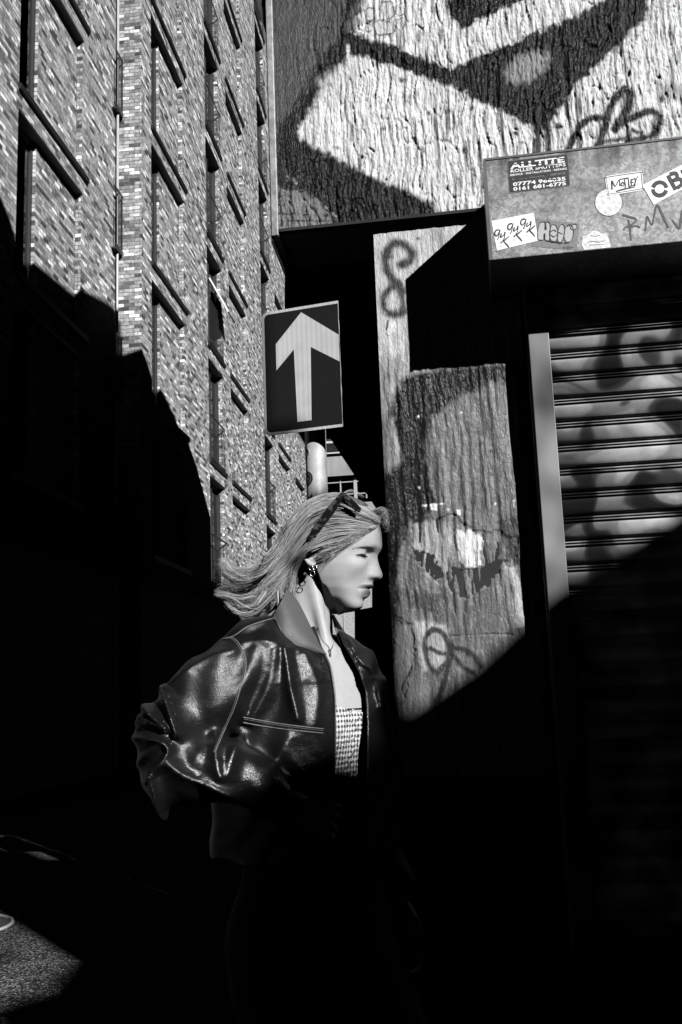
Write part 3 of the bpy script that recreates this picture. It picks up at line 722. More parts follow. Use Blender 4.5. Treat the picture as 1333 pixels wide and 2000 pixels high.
def lettering(text, c_lo, c_hi, m, parent, lv, Y=YB, name='lettering', bold=.0, ht=None):
    """text set between two photograph points on its baseline, height in pixels"""
    a = onY(*c_lo, Y); b = onY(*c_hi, Y); w = math.hypot(b[0]-a[0], b[2]-a[2]); ang = math.atan2(b[2]-a[2], b[0]-a[0])
    cu = bpy.data.curves.new('t', 'FONT'); cu.body = text; cu.offset = bold; cu.size = 1; cu.resolution_u = 2
    ob = bpy.data.objects.new('t', cu); COL.objects.link(ob); dg = bpy.context.evaluated_depsgraph_get(); me = bpy.data.meshes.new_from_object(ob.evaluated_get(dg))
    bpy.data.objects.remove(ob)
    co = np.zeros(len(me.vertices) * 3); me.vertices.foreach_get('co', co); co = co.reshape(-1, 3)
    co[:, 0] -= co[:, 0].min(); tw = co[:, 0].max(); th = max(co[:, 1].max(), .01)
    x = co[:, 0] / tw * w; z = co[:, 1] / th * (ht / F_ * Y)
    V = np.stack([a[0] + x * math.cos(ang) - z * math.sin(ang), np.full(len(x), Y - .0006 * lv), a[2] + x * math.sin(ang) + z * math.cos(ang)], 1)
    V = V - wloc(parent)
    me.vertices.foreach_set('co', V.astype(np.float32).ravel()); me.update(); me.materials.clear(); me.materials.append(m); me.name = name
    return link(bpy.data.objects.new(name, me), parent)
s1 = flat('sticker', [c7(203,182), c7(592,135), c7(608,340), c7(216,388)], STBLK, sbox, 2); s1['label'] = 'black roller shutter firm sticker with phone numbers'
s1b = ribbons('sticker_border', [[c7(203,182), c7(592,135)], [c7(592,135), c7(608,340)], [c7(608,340), c7(216,388)], [c7(216,388), c7(203,182)]], .8, GREYST, s1, 3)
lettering('ALLTITE', c7(222,232), c7(574,188), WHITE, s1, 4, bold=.035, ht=12)
lettering('ROLLER SHUTTERS', c7(225,258), c7(580,214), WHITE, s1, 4, bold=.02, ht=7.2)
lettering('SERVICE · INSTALLATION · REPAIRS', c7(219,280), c7(588,236), WHITE, s1, 4, bold=.02, ht=4.2)
lettering('24 HR EMERGENCY SERVICE', c7(234,306), c7(578,266), GREYST, s1, 4, bold=.03, ht=4.4)
lettering('07774 966035', c7(240,344), c7(580,306), WHITE, s1, 4, bold=.03, ht=8.2)
lettering('0161 681-6775', c7(242,374), c7(583,336), WHITE, s1, 4, bold=.03, ht=8)
sc = ribbons('scratch', [[c7(230,205), c7(330,196), c7(420,198)], [c7(380,222), c7(470,212), c7(560,216)], [c7(250,296), c7(430,272), c7(470,272)], [c7(440,302), c7(520,300)], [c7(520,160), c7(575,170)]], 1.6, STBLK, s1, 5)
s2 = flat('sticker', [c7(100,568), c7(373,516), c7(405,695), c7(136,760)], WHITE, sbox, 3); s2['label'] = 'white sticker with three black brush tags'
tg = []
for dx, dy in ((0, 0), (84, -40), (168, -70)):
    f = lambda x, y: c7(x + dx, y + dy)
    tg += [[f(150,625), f(128,632), f(122,655), f(135,665), f(152,640), f(156,625), f(150,660), f(140,690)], [f(165,650), f(160,675), f(180,660), f(188,640)], [f(190,640), f(185,668)],
           [f(188,672), f(172,700), f(160,712)], [f(215,668), f(178,700)], [f(178,700), f(200,722), f(214,740)], [f(160,730), f(163,733)]]
ribbons('lettering', tg, 2.2, INK, s2, 5)
s3 = flat('sticker', [c7(392,556), c7(671,583), c7(650,757), c7(362,733)], GREYST, sbox, 2); s3['label'] = 'grey sticker with bubble letters'
def blob(cx, cy, rx, ry, rot=0, n=14):
    return [c7(cx + rx*math.cos(a)*math.cos(rot) - ry*math.sin(a)*math.sin(rot), cy + rx*math.cos(a)*math.sin(rot) + ry*math.sin(a)*math.cos(rot)) for a in np.linspace(0, 2*math.pi, n, endpoint=False)]
LG = mat('bubble_fill', .38, .5, var=.1)
bb = [[c7(415,578), c7(445,578), c7(447,620), c7(455,620), c7(452,578), c7(478,585), c7(480,640), c7(474,695), c7(448,690), c7(447,655), c7(440,655), c7(436,690), c7(402,688), c7(400,630)],
      blob(503,650,27,58), blob(550,650,22,60,.15), blob(600,650,30,58,.1), blob(632,608,22,16,-.6)]
for k, p in enumerate(bb): flat('bubble_letter', p, LG, s3, 3 + .3 * k)
ribbons('lettering', [list(p) + [p[0]] for p in bb] + [[c7(480,640), c7(505,628), c7(520,640)], [c7(485,660), c7(505,672), c7(525,655)], [c7(590,605), c7(600,598), c7(608,606)], [c7(530,640), c7(560,655)]], 1.3, INK, s3, 6)
ribbons('drips', [[c7(470,697), c7(560,712)], [c7(490,700), c7(492,710)], [c7(540,705), c7(545,716)], [c7(600,706), c7(572,712)]], 2.2, INK, s3, 6.5)
ribbons('signature', [[c7(553,740), c7(556,741)], [c7(565,733), c7(568,745), c7(580,731)], [c7(572,739), c7(585,745)], [c7(590,737), c7(600,733), c7(598,746), c7(590,740)], [c7(606,742), c7(616,734), c7(612,746)], [c7(620,742), c7(632,737)]], .8, INK, s3, 6)
s4 = flat('sticker', [c7(833,288), c7(845,278), c7(1066,246), c7(1074,254), c7(1084,360), c7(1075,370), c7(862,404), c7(850,396)], WHITE, sbox, 3); s4['label'] = 'white oblong sticker with a black border and brush lettering'
ribbons('sticker_border', [[c7(842,292), c7(848,286), c7(1062,255), c7(1067,262), c7(1076,355), c7(1070,361), c7(864,394), c7(857,388), c7(842,292)]], .9, INK, s4, 5)
ribbons('lettering', [[c7(862,296), c7(865,296)], [c7(880,365), c7(878,310), c7(900,345), c7(925,302), c7(930,345)], [c7(945,320), c7(938,335), c7(950,343), c7(958,328), c7(946,319)], [c7(930,300), c7(985,292)], [c7(960,300), c7(966,345), c7(962,352)],
     [c7(985,295), c7(990,348), c7(1004,343)], [c7(1000,305), c7(1020,298)], [c7(1003,322), c7(1018,318)], [c7(1002,305), c7(1006,340), c7(1022,336)], [c7(1025,290), c7(1032,310)], [c7(1046,280), c7(1030,315), c7(1026,345)], [c7(1044,331), c7(1046,331)], [c7(905,378), c7(950,365), c7(1024,350)]], 2.1, INK, s4, 5.5)
s5 = flat('sticker', [c7(1075,338), c7(1333,205), c7(1460,140), c7(1520,255), c7(1333,365), c7(1148,464)], WHITE, sbox, 4); s5['label'] = 'white tilted sticker with black stencil letters'
def ring(cx, cy, rx, ry, rot, a0, a1, n=9):
    return [c7(cx + rx*math.cos(a)*math.cos(rot) - ry*math.sin(a)*math.sin(rot), cy + rx*math.cos(a)*math.sin(rot) + ry*math.sin(a)*math.cos(rot)) for a in np.linspace(a0, a1, n)]
ribbons('lettering', [ring(1187,362,44,42,-.5,.75,3.6), ring(1187,362,44,42,-.5,-2.4,.35)], 7.6, INK, s5, 6, pressure=.08)
ribbons('lettering', [[c7(1240,275), c7(1290,368)], [c7(1252,268), c7(1290,262), c7(1300,290), c7(1275,308)], [c7(1282,306), c7(1320,300), c7(1330,330), c7(1300,356)]], 7.2, INK, s5, 6.5, pressure=.05)
ribbons('lettering', [[c7(1330,238), c7(1378,325)], [c7(1335,238), c7(1385,212)], [c7(1355,280), c7(1400,258)], [c7(1378,322), c7(1425,298)]], 7, INK, s5, 6.8, pressure=.05)
s6 = flat('sticker', blob(858,448,88,88,0,28), WORN, sbox, 1.5); s6['label'] = 'worn round pale sticker'
ribbons('sticker_border', [blob(858,448,88,88,0,28) + [c7(946,448)]], .7, PENC, s6, 3)
s7 = flat('sticker', [c7(690,668), c7(722,660), c7(745,635), c7(770,628), c7(800,642), c7(815,652), c7(845,643), c7(860,690), c7(874,738), c7(700,756), c7(684,720)], WORN, sbox, 1.8); s7['label'] = 'torn pale sticker at the lower edge'
ribbons('faded_print', [[c7(715,715), c7(745,700), c7(800,705), c7(840,690)], [c7(730,725), c7(780,722), c7(830,720)], [c7(740,660), c7(770,668), c7(800,660)]], .8, PENC, s7, 3.5)
ribbons('marker_tag', [[c7(985,560), c7(995,620), c7(1002,694)], [c7(945,528), c7(985,540), c7(1035,558), c7(1010,590), c7(962,612), c7(958,628)], [c7(990,612), c7(1030,600), c7(1060,610)],
    [c7(1094,630), c7(1100,580), c7(1106,538), c7(1125,575), c7(1140,590), c7(1155,520), c7(1172,466), c7(1205,530), c7(1243,612)], [c7(1268,560), c7(1290,590), c7(1315,622)], [c7(1330,500), c7(1318,620)], [c7(1330,500), c7(1380,520), c7(1335,570), c7(1390,610)]], 3.6, PENC, sbox, 2.2)
# ------------------------------------------------------------------ one way sign on its post
YP = 5.05
sq = [onY(*p, YP) for p in ((514, 607), (527, 845))]
SX0 = (sq[0][0] + sq[1][0]) / 2 - .012; SX1 = SX0 + .445; SZ0 = float(onY(528, 847, YP)[2]); SZ1 = float(onY(515, 605, YP)[2])
YQ = YP + .115
sign = empty('arrow_sign', (SX0 + .25, YP, SZ0), 'dark road sign with a white arrow pointing up on the steel pole', 'road sign')
def rrect(x0, x1, z0, z1, r, n=6):
    """rounded on the left, cut square on the right"""
    out = []
    out += [(x1, z0)] + [(x1 + random.uniform(-.0015, .0015), z0 + (z1 - z0) * q / 14) for q in range(1, 14)] + [(x1, z1)]
    for cx, cz, a0 in ((x0+r, z1-r, 90), (x0+r, z0+r, 180)):
        for i in range(n + 1):
            a = math.radians(a0 + 90 * i / n); out.append((cx + r*math.cos(a), cz + r*math.sin(a)))
    return out
def retro(name, val):
    m = bpy.data.materials.new(name); m.use_nodes = True; t = m.node_tree; N = t.nodes; L = t.links; b = N['Principled BSDF']
    tc = N.new('ShaderNodeTexCoord'); mp = N.new('ShaderNodeMapping'); mp.inputs['Rotation'].default_value = (0, .5, 0); L.new(tc.outputs['Object'], mp.inputs['Vector'])
    v = N.new('ShaderNodeTexVoronoi'); v.inputs['Scale'].default_value = 210; v.inputs['Randomness'].default_value = .0; L.new(mp.outputs[0], v.inputs['Vector'])
    r = N.new('ShaderNodeMapRange'); r.inputs['From Max'].default_value = .6; r.inputs['To Min'].default_value = val * 1.12; r.inputs['To Max'].default_value = val * .75; L.new(v.outputs['Distance'], r.inputs['Value'])
    n = N.new('ShaderNodeTexNoise'); n.inputs['Scale'].default_value = 9; n.inputs['Detail'].default_value = 6; L.new(tc.outputs['Object'], n.inputs['Vector'])
    r2 = N.new('ShaderNodeMapRange'); r2.inputs['To Min'].default_value = .75; r2.inputs['To Max'].default_value = 1.2; L.new(n.outputs['Fac'], r2.inputs['Value'])
    mu = N.new('ShaderNodeMath'); mu.operation = 'MULTIPLY'; L.new(r.outputs[0], mu.inputs[0]); L.new(r2.outputs[0], mu.inputs[1]); L.new(mu.outputs[0], b.inputs['Base Color'])
    b.inputs['Roughness'].default_value = .45
    return m
RW = retro('reflective_white', .56); RB = retro('reflective_dark_blue', .010)
pb = MB(); pb.prism([(x, YP, z) for x, z in rrect(SX0, SX1, SZ0, SZ1, .035)], (0, .004, 0)); plate = pb.build('plate', RW, sign)
pf = MB(); pf.prism([(x, YP - .0012, z) for x, z in rrect(SX0 + .016, SX1 - .002, SZ0 + .016, SZ1 - .016, .026)], (0, .001, 0)); pf.build('face', RB, sign)
def c8(x, y): return (490 + x / 4.543, 560 + y / 4.543)
ax = [c8(478,222), c8(241,492), c8(251,726), c8(410,548), c8(444,1193), c8(613,1170), c8(580,522), c8(738,640)]
AP = [onY(*p, YP) for p in ax]; mid_x = float(AP[0][0])
top = AP[0]; Lx = AP[1][0]; Rx = SX1 - .004
arrow = [(mid_x, top[2]), (Lx, AP[1][2]), (Lx, AP[2][2]), (AP[3][0], AP[3][2]), (AP[4][0], AP[4][2]), (2*mid_x - AP[4][0], AP[4][2]), (2*mid_x - AP[3][0], AP[3][2]), (Rx, AP[2][2]), (Rx, AP[1][2])]
ar = MB(); ar.prism([(x, YP - .0024, z) for x, z in arrow], (0, .001, 0)); ar.build('arrow', RW, sign)
rr = MB()
for z in (SZ0 + .12, SZ1 - .12): rr.box((SX0 + .04, YP + .0045, z - .02), (SX1 - .04, YQ - .045, z + .02))
rr.build('stiffener', mat('galv_channel', .35, .4, metal=.5), sign)
PXc = (onY(597, 900, YQ)[0] + onY(639, 900, YQ)[0]) / 2; PR_ = (onY(639, 900, YP)[0] - onY(597, 900, YP)[0]) / 2
pole = empty('signpost', (PXc, YQ, 0), 'round galvanised steel signpost with stickers behind the walking person\'s head', 'pole')
STEEL = mat('brushed_galvanised', .5, .42, metal=.35, var=.15, vscale=14, bump=.05, bscale=90, rvar=.05)
pt = MB(); pt.tube([(PXc, YQ, 0), (PXc, YQ, SZ1 - .05)], PR_, 40); pt.build('tube', STEEL, pole, True)
cl = MB()
for z in (SZ0 + .12, SZ1 - .12): cl.tube([(PXc, YQ, z - .015), (PXc, YQ, z + .015)], PR_ + .004, 32)
cl.build('clip', STEEL, sign, True)
def wrap_disc(name, cx_px, cy_px, r, m, parent, lv, outline=None, n=26):
    """a sticker wrapped round the pole; centre given as angle and height"""
    pts = outline or [(r*math.cos(a), r*math.sin(a)) for a in np.linspace(0, 2*math.pi, n, endpoint=False)]
    a0 = cx_px; z0 = cy_px; R = PR_ + .0004 * lv
    V = [(PXc + R*math.sin(a0), YQ - R*math.cos(a0), z0)]; k = 6
    Fc = []
    for ring_i in range(1, k + 1):
        for (dx, dz) in pts:
            a = a0 + dx * ring_i / k / PR_; V.append((PXc + R*math.sin(a), YQ - R*math.cos(a), z0 + dz * ring_i / k))
    m_ = len(pts)
    for i in range(m_): Fc.append((0, 1 + i, 1 + (i + 1) % m_))
    for q in range(k - 1):
        for i in range(m_): Fc.append((1 + q*m_ + i, 1 + (q+1)*m_ + i, 1 + (q+1)*m_ + (i+1) % m_, 1 + q*m_ + (i+1) % m_))
    return mesh_obj(name, V, Fc, m, parent, True)
def zz(py): return float(onY(600, py, YP + .03)[2])
w1 = wrap_disc('sticker', -1.0, zz(880), .035, WORN, pole, 1); w1['label'] = 'round dark sticker with a pale rim'
wrap_disc('print', -1.05, zz(880), .028, STBLK, w1, 2); 
for dx, dz, r in ((.008, .012, .007), (.01, -.008, .006), (-.004, 0, .004)): wrap_disc('highlight', -1.0 + dx / PR_, zz(880) + dz, r, WORN, w1, 3, n=8)
tooth = []
for i in range(42):
    a = 2*math.pi*i/42; r = .046 if i % 2 else .040; tooth.append((r*math.cos(a), r*math.sin(a)))
w2 = wrap_disc('sticker', -.95, zz(932), .045, STBLK, pole, 1, tooth); w2['label'] = 'bottle cap shaped sticker with a toothed rim'
wrap_disc('print', -.95, zz(932), .033, GREYST, w2, 2); wrap_disc('print', -.95, zz(932), .029, STBLK, w2, 3)
for dx, dz, r in ((0, .008, .010), (.012, -.004, .007), (-.008, -.01, .008), (.004, -.016, .006)): wrap_disc('print', -.95 + dx / PR_, zz(932) + dz, r, GREYST, w2, 4, n=7)
w3 = wrap_disc('sticker', -.95, zz(975), .04, STBLK, pole, 1, [(-.035, -.035), (0, -.037), (.038, -.035), (.038, 0), (.036, .036), (0, .032), (-.035, .034)]); w3['label'] = 'dark square sticker with scribbles'
for dx, dz, r in ((.012, .012, .012), (-.01, -.005, .012), (.015, -.018, .008)): wrap_disc('print', -.95 + dx / PR_, zz(975) + dz, r, GREYST, w3, 2, n=7)

# the plate is turned a little on its post
_yaw = math.radians(-9.7)
for ch in sign.children:
    co = np.zeros(len(ch.data.vertices) * 3); ch.data.vertices.foreach_get('co', co); co = co.reshape(-1, 3) + wloc(sign) - np.array([PXc, YQ, 0])
    x = co[:, 0] * math.cos(_yaw) - co[:, 1] * math.sin(_yaw); y = co[:, 0] * math.sin(_yaw) + co[:, 1] * math.cos(_yaw)
    co[:, 0] = x; co[:, 1] = y; co += np.array([PXc, YQ, 0]) - wloc(sign); ch.data.vertices.foreach_set('co', co.astype(np.float32).ravel()); ch.data.update()

# ------------------------------------------------------------------ concrete office block at the end of the street
YO = 58.
far = empty('office_building', tuple(onY(680, 1340, YO) * [1, 1, 0]), 'grey concrete office block with strip windows at the end of the street', 'building')
CONC = mat('weathered_concrete', .27, .9, var=.35, vscale=1.2, stretch=(1, 1, .25), bump=.2)
def fq(x0, y0, x1, y1, dep=0.): a = onY(x0, y0, YO); b = onY(x1, y1, YO); return (a[0], YO - dep, b[2]), (b[0], YO + 6, a[2])
def slab(name, y0, y1, m, dep, x0=600, x1=800, th=None):
    q = MB(); a = onY(x0, (y0 + y1) / 2, YO); b = onY(x1, (y0 + y1) / 2, YO); z1 = onY(690, y0, YO)[2]; z0 = onY(690, y1, YO)[2]
    q.box((a[0], YO - dep, z0), (b[0], YO + (th or 6), z1)); return q.build(name, m, far)
slab('wall', 893, 931, CONC, .5); slab('parapet', 862, 866, mat('pale_rail', .5, .7), .45); slab('parapet', 884, 886.5, mat('pale_rail', .5, .7), .45)
slab('wall', 854, 893, FRAME, .0); slab('soffit', 931, 934, DARK, .3); slab('glass_band', 934, 984, GLASS, -.1)
slab('wall', 984, 1200, CONC, .35)
for x in np.arange(602, 800, 1.35):
    q = MB(); a = onY(x, 875, YO); q.box((a[0] - .012, YO - .42, onY(690, 884, YO)[2]), (a[0] + .012, YO - .38, onY(690, 866, YO)[2])); q.build('louvre', DARK, far)
mull = mat('pale_mullion', .35, .6)
for x, w in ((638, .03), (666, .03), (695, .09), (716, .03), (606, .03)):
    q = MB(); a = onY(x, 950, YO); q.box((a[0] - w, YO - .15, onY(690, 975, YO)[2]), (a[0] + w, YO + .05, onY(690, 934, YO)[2])); q.build('mullion', mull, far)
for y in (941, 965):
    q = MB(); a = onY(600, 950, YO); b = onY(800, 950, YO); z = onY(690, y, YO)[2]; q.box((a[0], YO - .1, z - .03), (b[0], YO + .04, z + .03)); q.build('transom', mull, far)
# pale brick lower storeys
q = MB(); a = onY(600, 1100, YO - 1); b = onY(720, 1100, YO - 1); q.box((a[0], YO - 1, 0), (b[0], YO - .36, onY(690, 1120, YO - 1)[2])); q.build('brick_base', mat('pale_brick_far', .32, .9, var=.5, vscale=6, stretch=(1, 1, 3)), far)
q = MB(); a = onY(674, 1240, YO - 1.1); q.box((a[0] - .06, YO - 1.04, 0), (a[0] + .06, YO - 1.001, onY(690, 1120, YO - 1)[2])); q.build('pilaster', mull, far)

# ------------------------------------------------------------------ added unseen block behind the camera, roofline stepped to place the shadow edges
S0 = 6.0
def WP(u, v): return SH * S0 + SU * u + ZZ * (v + S0 * TE)
roofline = [(-9, 2.6), (.3, 1.9), (.68, 1.93), (.78, 1.96), (.84, 2.03), (.90, 2.06), (.99, 2.07), (1.12, 2.07), (1.16, 2.55), (1.45, 2.60), (1.708, 2.85), (1.712, 9), (2.33, 9), (2.334, 5.85), (2.502, 5.85), (2.505, 5.18), (2.622, 5.10), (2.63, 4.74), (2.785, 4.74), (2.79, 5.02), (2.815, 5.0), (2.83, 3.7), (2.86, 3.28), (3.1, 3.36), (3.3, 3.49), (3.8, 3.64), (4.3, 3.9), (9, 5.5), (9, 7), (16, 7)]
caster = empty('shadow_caster', tuple(SH * S0), 'unseen dark block behind the camera with a roofline stepped to shape the shadows', 'building')
wq = MB(); pts = [WP(u, v) for u, v in roofline]
n_ = len(pts); V_ = []
for p in pts:
    for q_ in (0, 6.0):
        V_ += [np.array([p[0], p[1], 0]) + SH * q_, np.array(p) + SH * q_]
F__ = []
for i in range(n_ - 1):
    a_, b_ = 4 * i, 4 * i + 4
    F__ += [(a_, b_, b_ + 1, a_ + 1), (b_ + 2, a_ + 2, a_ + 3, b_ + 3), (a_ + 1, b_ + 1, b_ + 3, a_ + 3), (b_, a_, a_ + 2, b_ + 2)]
F__ += [(0, 1, 3, 2), (4 * n_ - 4, 4 * n_ - 2, 4 * n_ - 1, 4 * n_ - 3)]
wq.add(V_, F__); wq.build('wall', DARK, caster)
for u in np.arange(-8, 15, 1.8):
    for z in (1.2, 3.6):
        q = MB(); A = np.array([SU, SH, ZZ]); q.box((u, S0 - .03, z), (u + .9, S0 - .002, z + 1.3), A); w_ = q.build('window', FRAME, caster)
        q = MB(); q.box((u + .05, S0 - .036, z + .05), (u + .85, S0 - .031, z + 1.25), A); q.build('pane', GLASS, w_)
# manhole cover
mh = onZ(2, 1812)
q = MB(); q.tube([(mh[0] - .30, mh[1], -.02), (mh[0] - .30, mh[1], .006)], .32, 40); c_ = q.build('manhole_cover', mat('cast_iron', .04, .6, var=.5, vscale=60, bump=.8, bscale=60), None)
q = MB(); q.tube([(mh[0] - .30 + .335 * math.cos(a), mh[1] + .335 * math.sin(a), .003) for a in np.linspace(0, 6.2832, 41)], .012, 6, cap=False); q.build('frame', mat('worn_iron_rim', .3, .5, var=.3), c_)
for i in range(9):
    q = MB(); q.box((mh[0] - .30 - .26 + i * .065 - .01, mh[1] - .22, .006), (mh[0] - .30 - .26 + i * .065 + .01, mh[1] + .22, .012)); q.build('rib', c_.data.materials[0], c_)
tag(c_, 'round iron manhole cover set in the sunlit tarmac', 'manhole cover')
# ------------------------------------------------------------------ the woman
OW = onY(650, 1200, 2.0); vd = ray(650, 1200) * [1, 1, 0]; vd /= np.linalg.norm(vd)
E2 = vd; E1 = np.array([vd[1], -vd[0], 0]); EM = np.array([E1, E2, ZZ])
def wp(x, y, d=0.):
    """photograph point at a distance d behind the woman's middle plane, in her frame (across, away, up)"""
    r = ray(x, y); t = ((OW - CAM) @ E2 + d) / (r @ E2); p = CAM + r * t - OW
    return np.array([p @ E1, p @ E2, p[2]])
def toW(V): return OW + np.asarray(V) @ EM
def ab(x, y): p = wp(x, y); return p[[0, 2]]
def smin(a, b, k):
    h = np.clip(.5 + .5 * (b - a) / k, 0, 1); return b * (1 - h) + a * h - k * h * (1 - h)
def smax(a, b, k): return -smin(-a, -b, k)
def capsule(P, a, b, r0, r1):
    a = np.asarray(a, np.float32); e = np.asarray(b, np.float32) - a
    q = [P[i] - a[i] for i in range(3)]
    t = np.clip((q[0]*e[0] + q[1]*e[1] + q[2]*e[2]) / (e @ e), 0, 1)
    return np.sqrt((q[0]-t*e[0])**2 + (q[1]-t*e[1])**2 + (q[2]-t*e[2])**2) - (r0 + (r1 - r0) * t)
def ellipsoid(P, c, r):
    k = np.sqrt(((P[0]-c[0])/r[0])**2 + ((P[1]-c[1])/r[1])**2 + ((P[2]-c[2])/r[2])**2); return (k - 1) * min(r)
def chain(P, pts, rs, k=.004):
    d = None
    for i in range(len(pts) - 1):
        c = capsule(P, pts[i], pts[i+1], rs[i], rs[i+1]); d = c if d is None else smin(d, c, k)
    return d
def surface_nets(fun, lo, hi, h):
    lo = np.array(lo, float); n = [int((hi[i] - lo[i]) / h) + 1 for i in range(3)]
    ax = [np.arange(n[i], dtype=np.float32) * np.float32(h) + np.float32(lo[i]) for i in range(3)]
    G = (ax[0][:, None, None], ax[1][None, :, None], ax[2][None, None, :])
    D = np.asarray(fun(G), np.float32); D = np.broadcast_to(D, n).copy()
    S_ = D < 0
    c = np.zeros([n[i] - 1 for i in range(3)], np.int8)
    for dx in (0, 1):
        for dy in (0, 1):
            for dz in (0, 1): c += S_[dx:n[0]-1+dx, dy:n[1]-1+dy, dz:n[2]-1+dz]
    act = np.argwhere((c > 0) & (c < 8)); ids = np.full(c.shape, -1, np.int32); ids[tuple(act.T)] = np.arange(len(act))
    acc = np.zeros((len(act), 3)); cnt = np.zeros(len(act))
    cs = [(x, y, z) for x in (0, 1) for y in (0, 1) for z in (0, 1)]
    for a_ in cs:
        for k in range(3):
            if a_[k]: continue
            b_ = list(a_); b_[k] = 1
            va = D[act[:,0]+a_[0], act[:,1]+a_[1], act[:,2]+a_[2]]; vb = D[act[:,0]+b_[0], act[:,1]+b_[1], act[:,2]+b_[2]]
            m = (va < 0) != (vb < 0); t = np.where(m, va / np.where(m, va - vb, 1), 0)
            p = np.array(a_, float)[None] + np.eye(3)[k][None] * t[:, None]
            acc += p * m[:, None]; cnt += m
    V = (act + acc / np.maximum(cnt, 1)[:, None]) * h + lo
    Fq = []
    for k in range(3):
        i, j = [(1, 2), (2, 0), (0, 1)][k]
        sl0 = [slice(None)] * 3; sl1 = [slice(None)] * 3; sl0[k] = slice(0, -1); sl1[k] = slice(1, None)
        e = S_[tuple(sl0)] != S_[tuple(sl1)]; E = np.argwhere(e)
        ok = (E[:, i] > 0) & (E[:, j] > 0) & (E[:, i] < n[i] - 1) & (E[:, j] < n[j] - 1); E = E[ok]
        q = []
        for (di, dj) in ((-1, -1), (0, -1), (0, 0), (-1, 0)):
            c_ = E.copy(); c_[:, i] += di; c_[:, j] += dj; q.append(ids[tuple(c_.T)])
        q = np.stack(q, 1); flip = ~S_[tuple(E.T)]; q[flip] = q[flip][:, ::-1]
        Fq.append(q)
    Fq = np.concatenate(Fq); Fq = Fq[(Fq >= 0).all(1)]
    return V, Fq

# ---- head: traced profile, turned a little towards the camera
TH = math.radians(13); HC = wp(655, 1080)
hf = np.array([math.cos(TH), -math.sin(TH)]); hl = np.array([-math.sin(TH), -math.cos(TH)])
def prof_(pts, back=False):
    out = []
    for x, y in pts:
        p = wp(x, y); out.append(((p[0] - HC[0]) / math.cos(TH), p[2] - HC[2]))
    return np.array(out)
mid = prof_([(655,974),(690,979),(715,991),(733,1009),(741,1028),(744,1048),(745,1066),(744.5,1074),(741,1081),(737.4,1087),(737,1092),(739.3,1103),(742.6,1113),(746,1121),(747,1126),(745.6,1131.5),(740,1135),(733,1136),(728.4,1138),(727.6,1142),(729.2,1147),(727.8,1150.5),(721.5,1153),(721.8,1158),(721.3,1164),(717.5,1168.5),(710.5,1171),(708.8,1175),(709.2,1181),(706.5,1187),(700,1190.5),(687,1193),(672,1193),(655,1200)])
base = prof_([(655,974),(690,979),(715,991),(733,1009),(740,1028),(741.5,1048),(739,1064),(735,1074),(730,1083),(726,1095),(722.5,1108),(720,1120),(717,1132),(714,1143),(711,1153),(708.5,1163),(707,1173),(706.5,1182),(704,1188),(699,1190.5),(687,1193),(672,1193),(655,1200)])
back = prof_([(655,974),(620,977),(590,992),(568,1020),(558,1055),(560,1090),(572,1120),(590,1150),(615,1180),(655,1200)]); back[:, 0] *= -1
side = np.array([(0, .1085), (.03, .104), (.052, .088), (.066, .06), (.0725, .025), (.0735, 0), (.0715, -.03), (.066, -.055), (.058, -.075), (.046, -.092), (.030, -.106), (0, -.122)])
PH = np.linspace(-math.pi/2 + .001, math.pi/2 - .001, 1400)
def rtable(pl):
    out = np.zeros(len(PH)); cx, cy = np.cos(PH), np.sin(PH)
    for a, b in zip(pl[:-1], pl[1:]):
        e = b - a; den = cx * e[1] - cy * e[0]
        with np.errstate(divide='ignore', invalid='ignore'):
            t = (a[0] * e[1] - a[1] * e[0]) / den; u = (a[0] * cy - a[1] * cx) / den
        ok = (u >= -1e-6) & (u <= 1 + 1e-6) & (t > 0); out = np.where(ok, np.maximum(out, t), out)
    bad = out <= 0; out[bad] = np.interp(PH[bad], PH[~bad], out[~bad]); return out.astype(np.float32)
def smoothed(t, n): k = np.hanning(n); k /= k.sum(); return np.convolve(np.pad(t, n // 2, 'edge'), k, 'valid')[:len(t)].astype(np.float32)
Rm, Rb, Rk, Rs_ = smoothed(rtable(mid), 9), smoothed(rtable(base), 45), smoothed(rtable(back), 61), smoothed(rtable(side), 61)
Rm = np.maximum(Rm, Rb - .004)
_bm = lambda y: wp(700, y)[2] - HC[2]
ZB = np.array([_bm(y) for y in (1200, 1176, 1168, 1150, 1142, 1136, 1131, 1122, 1110, 1095, 1085, 1070, 1000)])
SG = np.array([.022, .021, .021, .021, .014, .0145, .0155, .0125, .0105, .0095, .012, .03, .05])
EYE_Y = .0415; EB = _bm(1089)
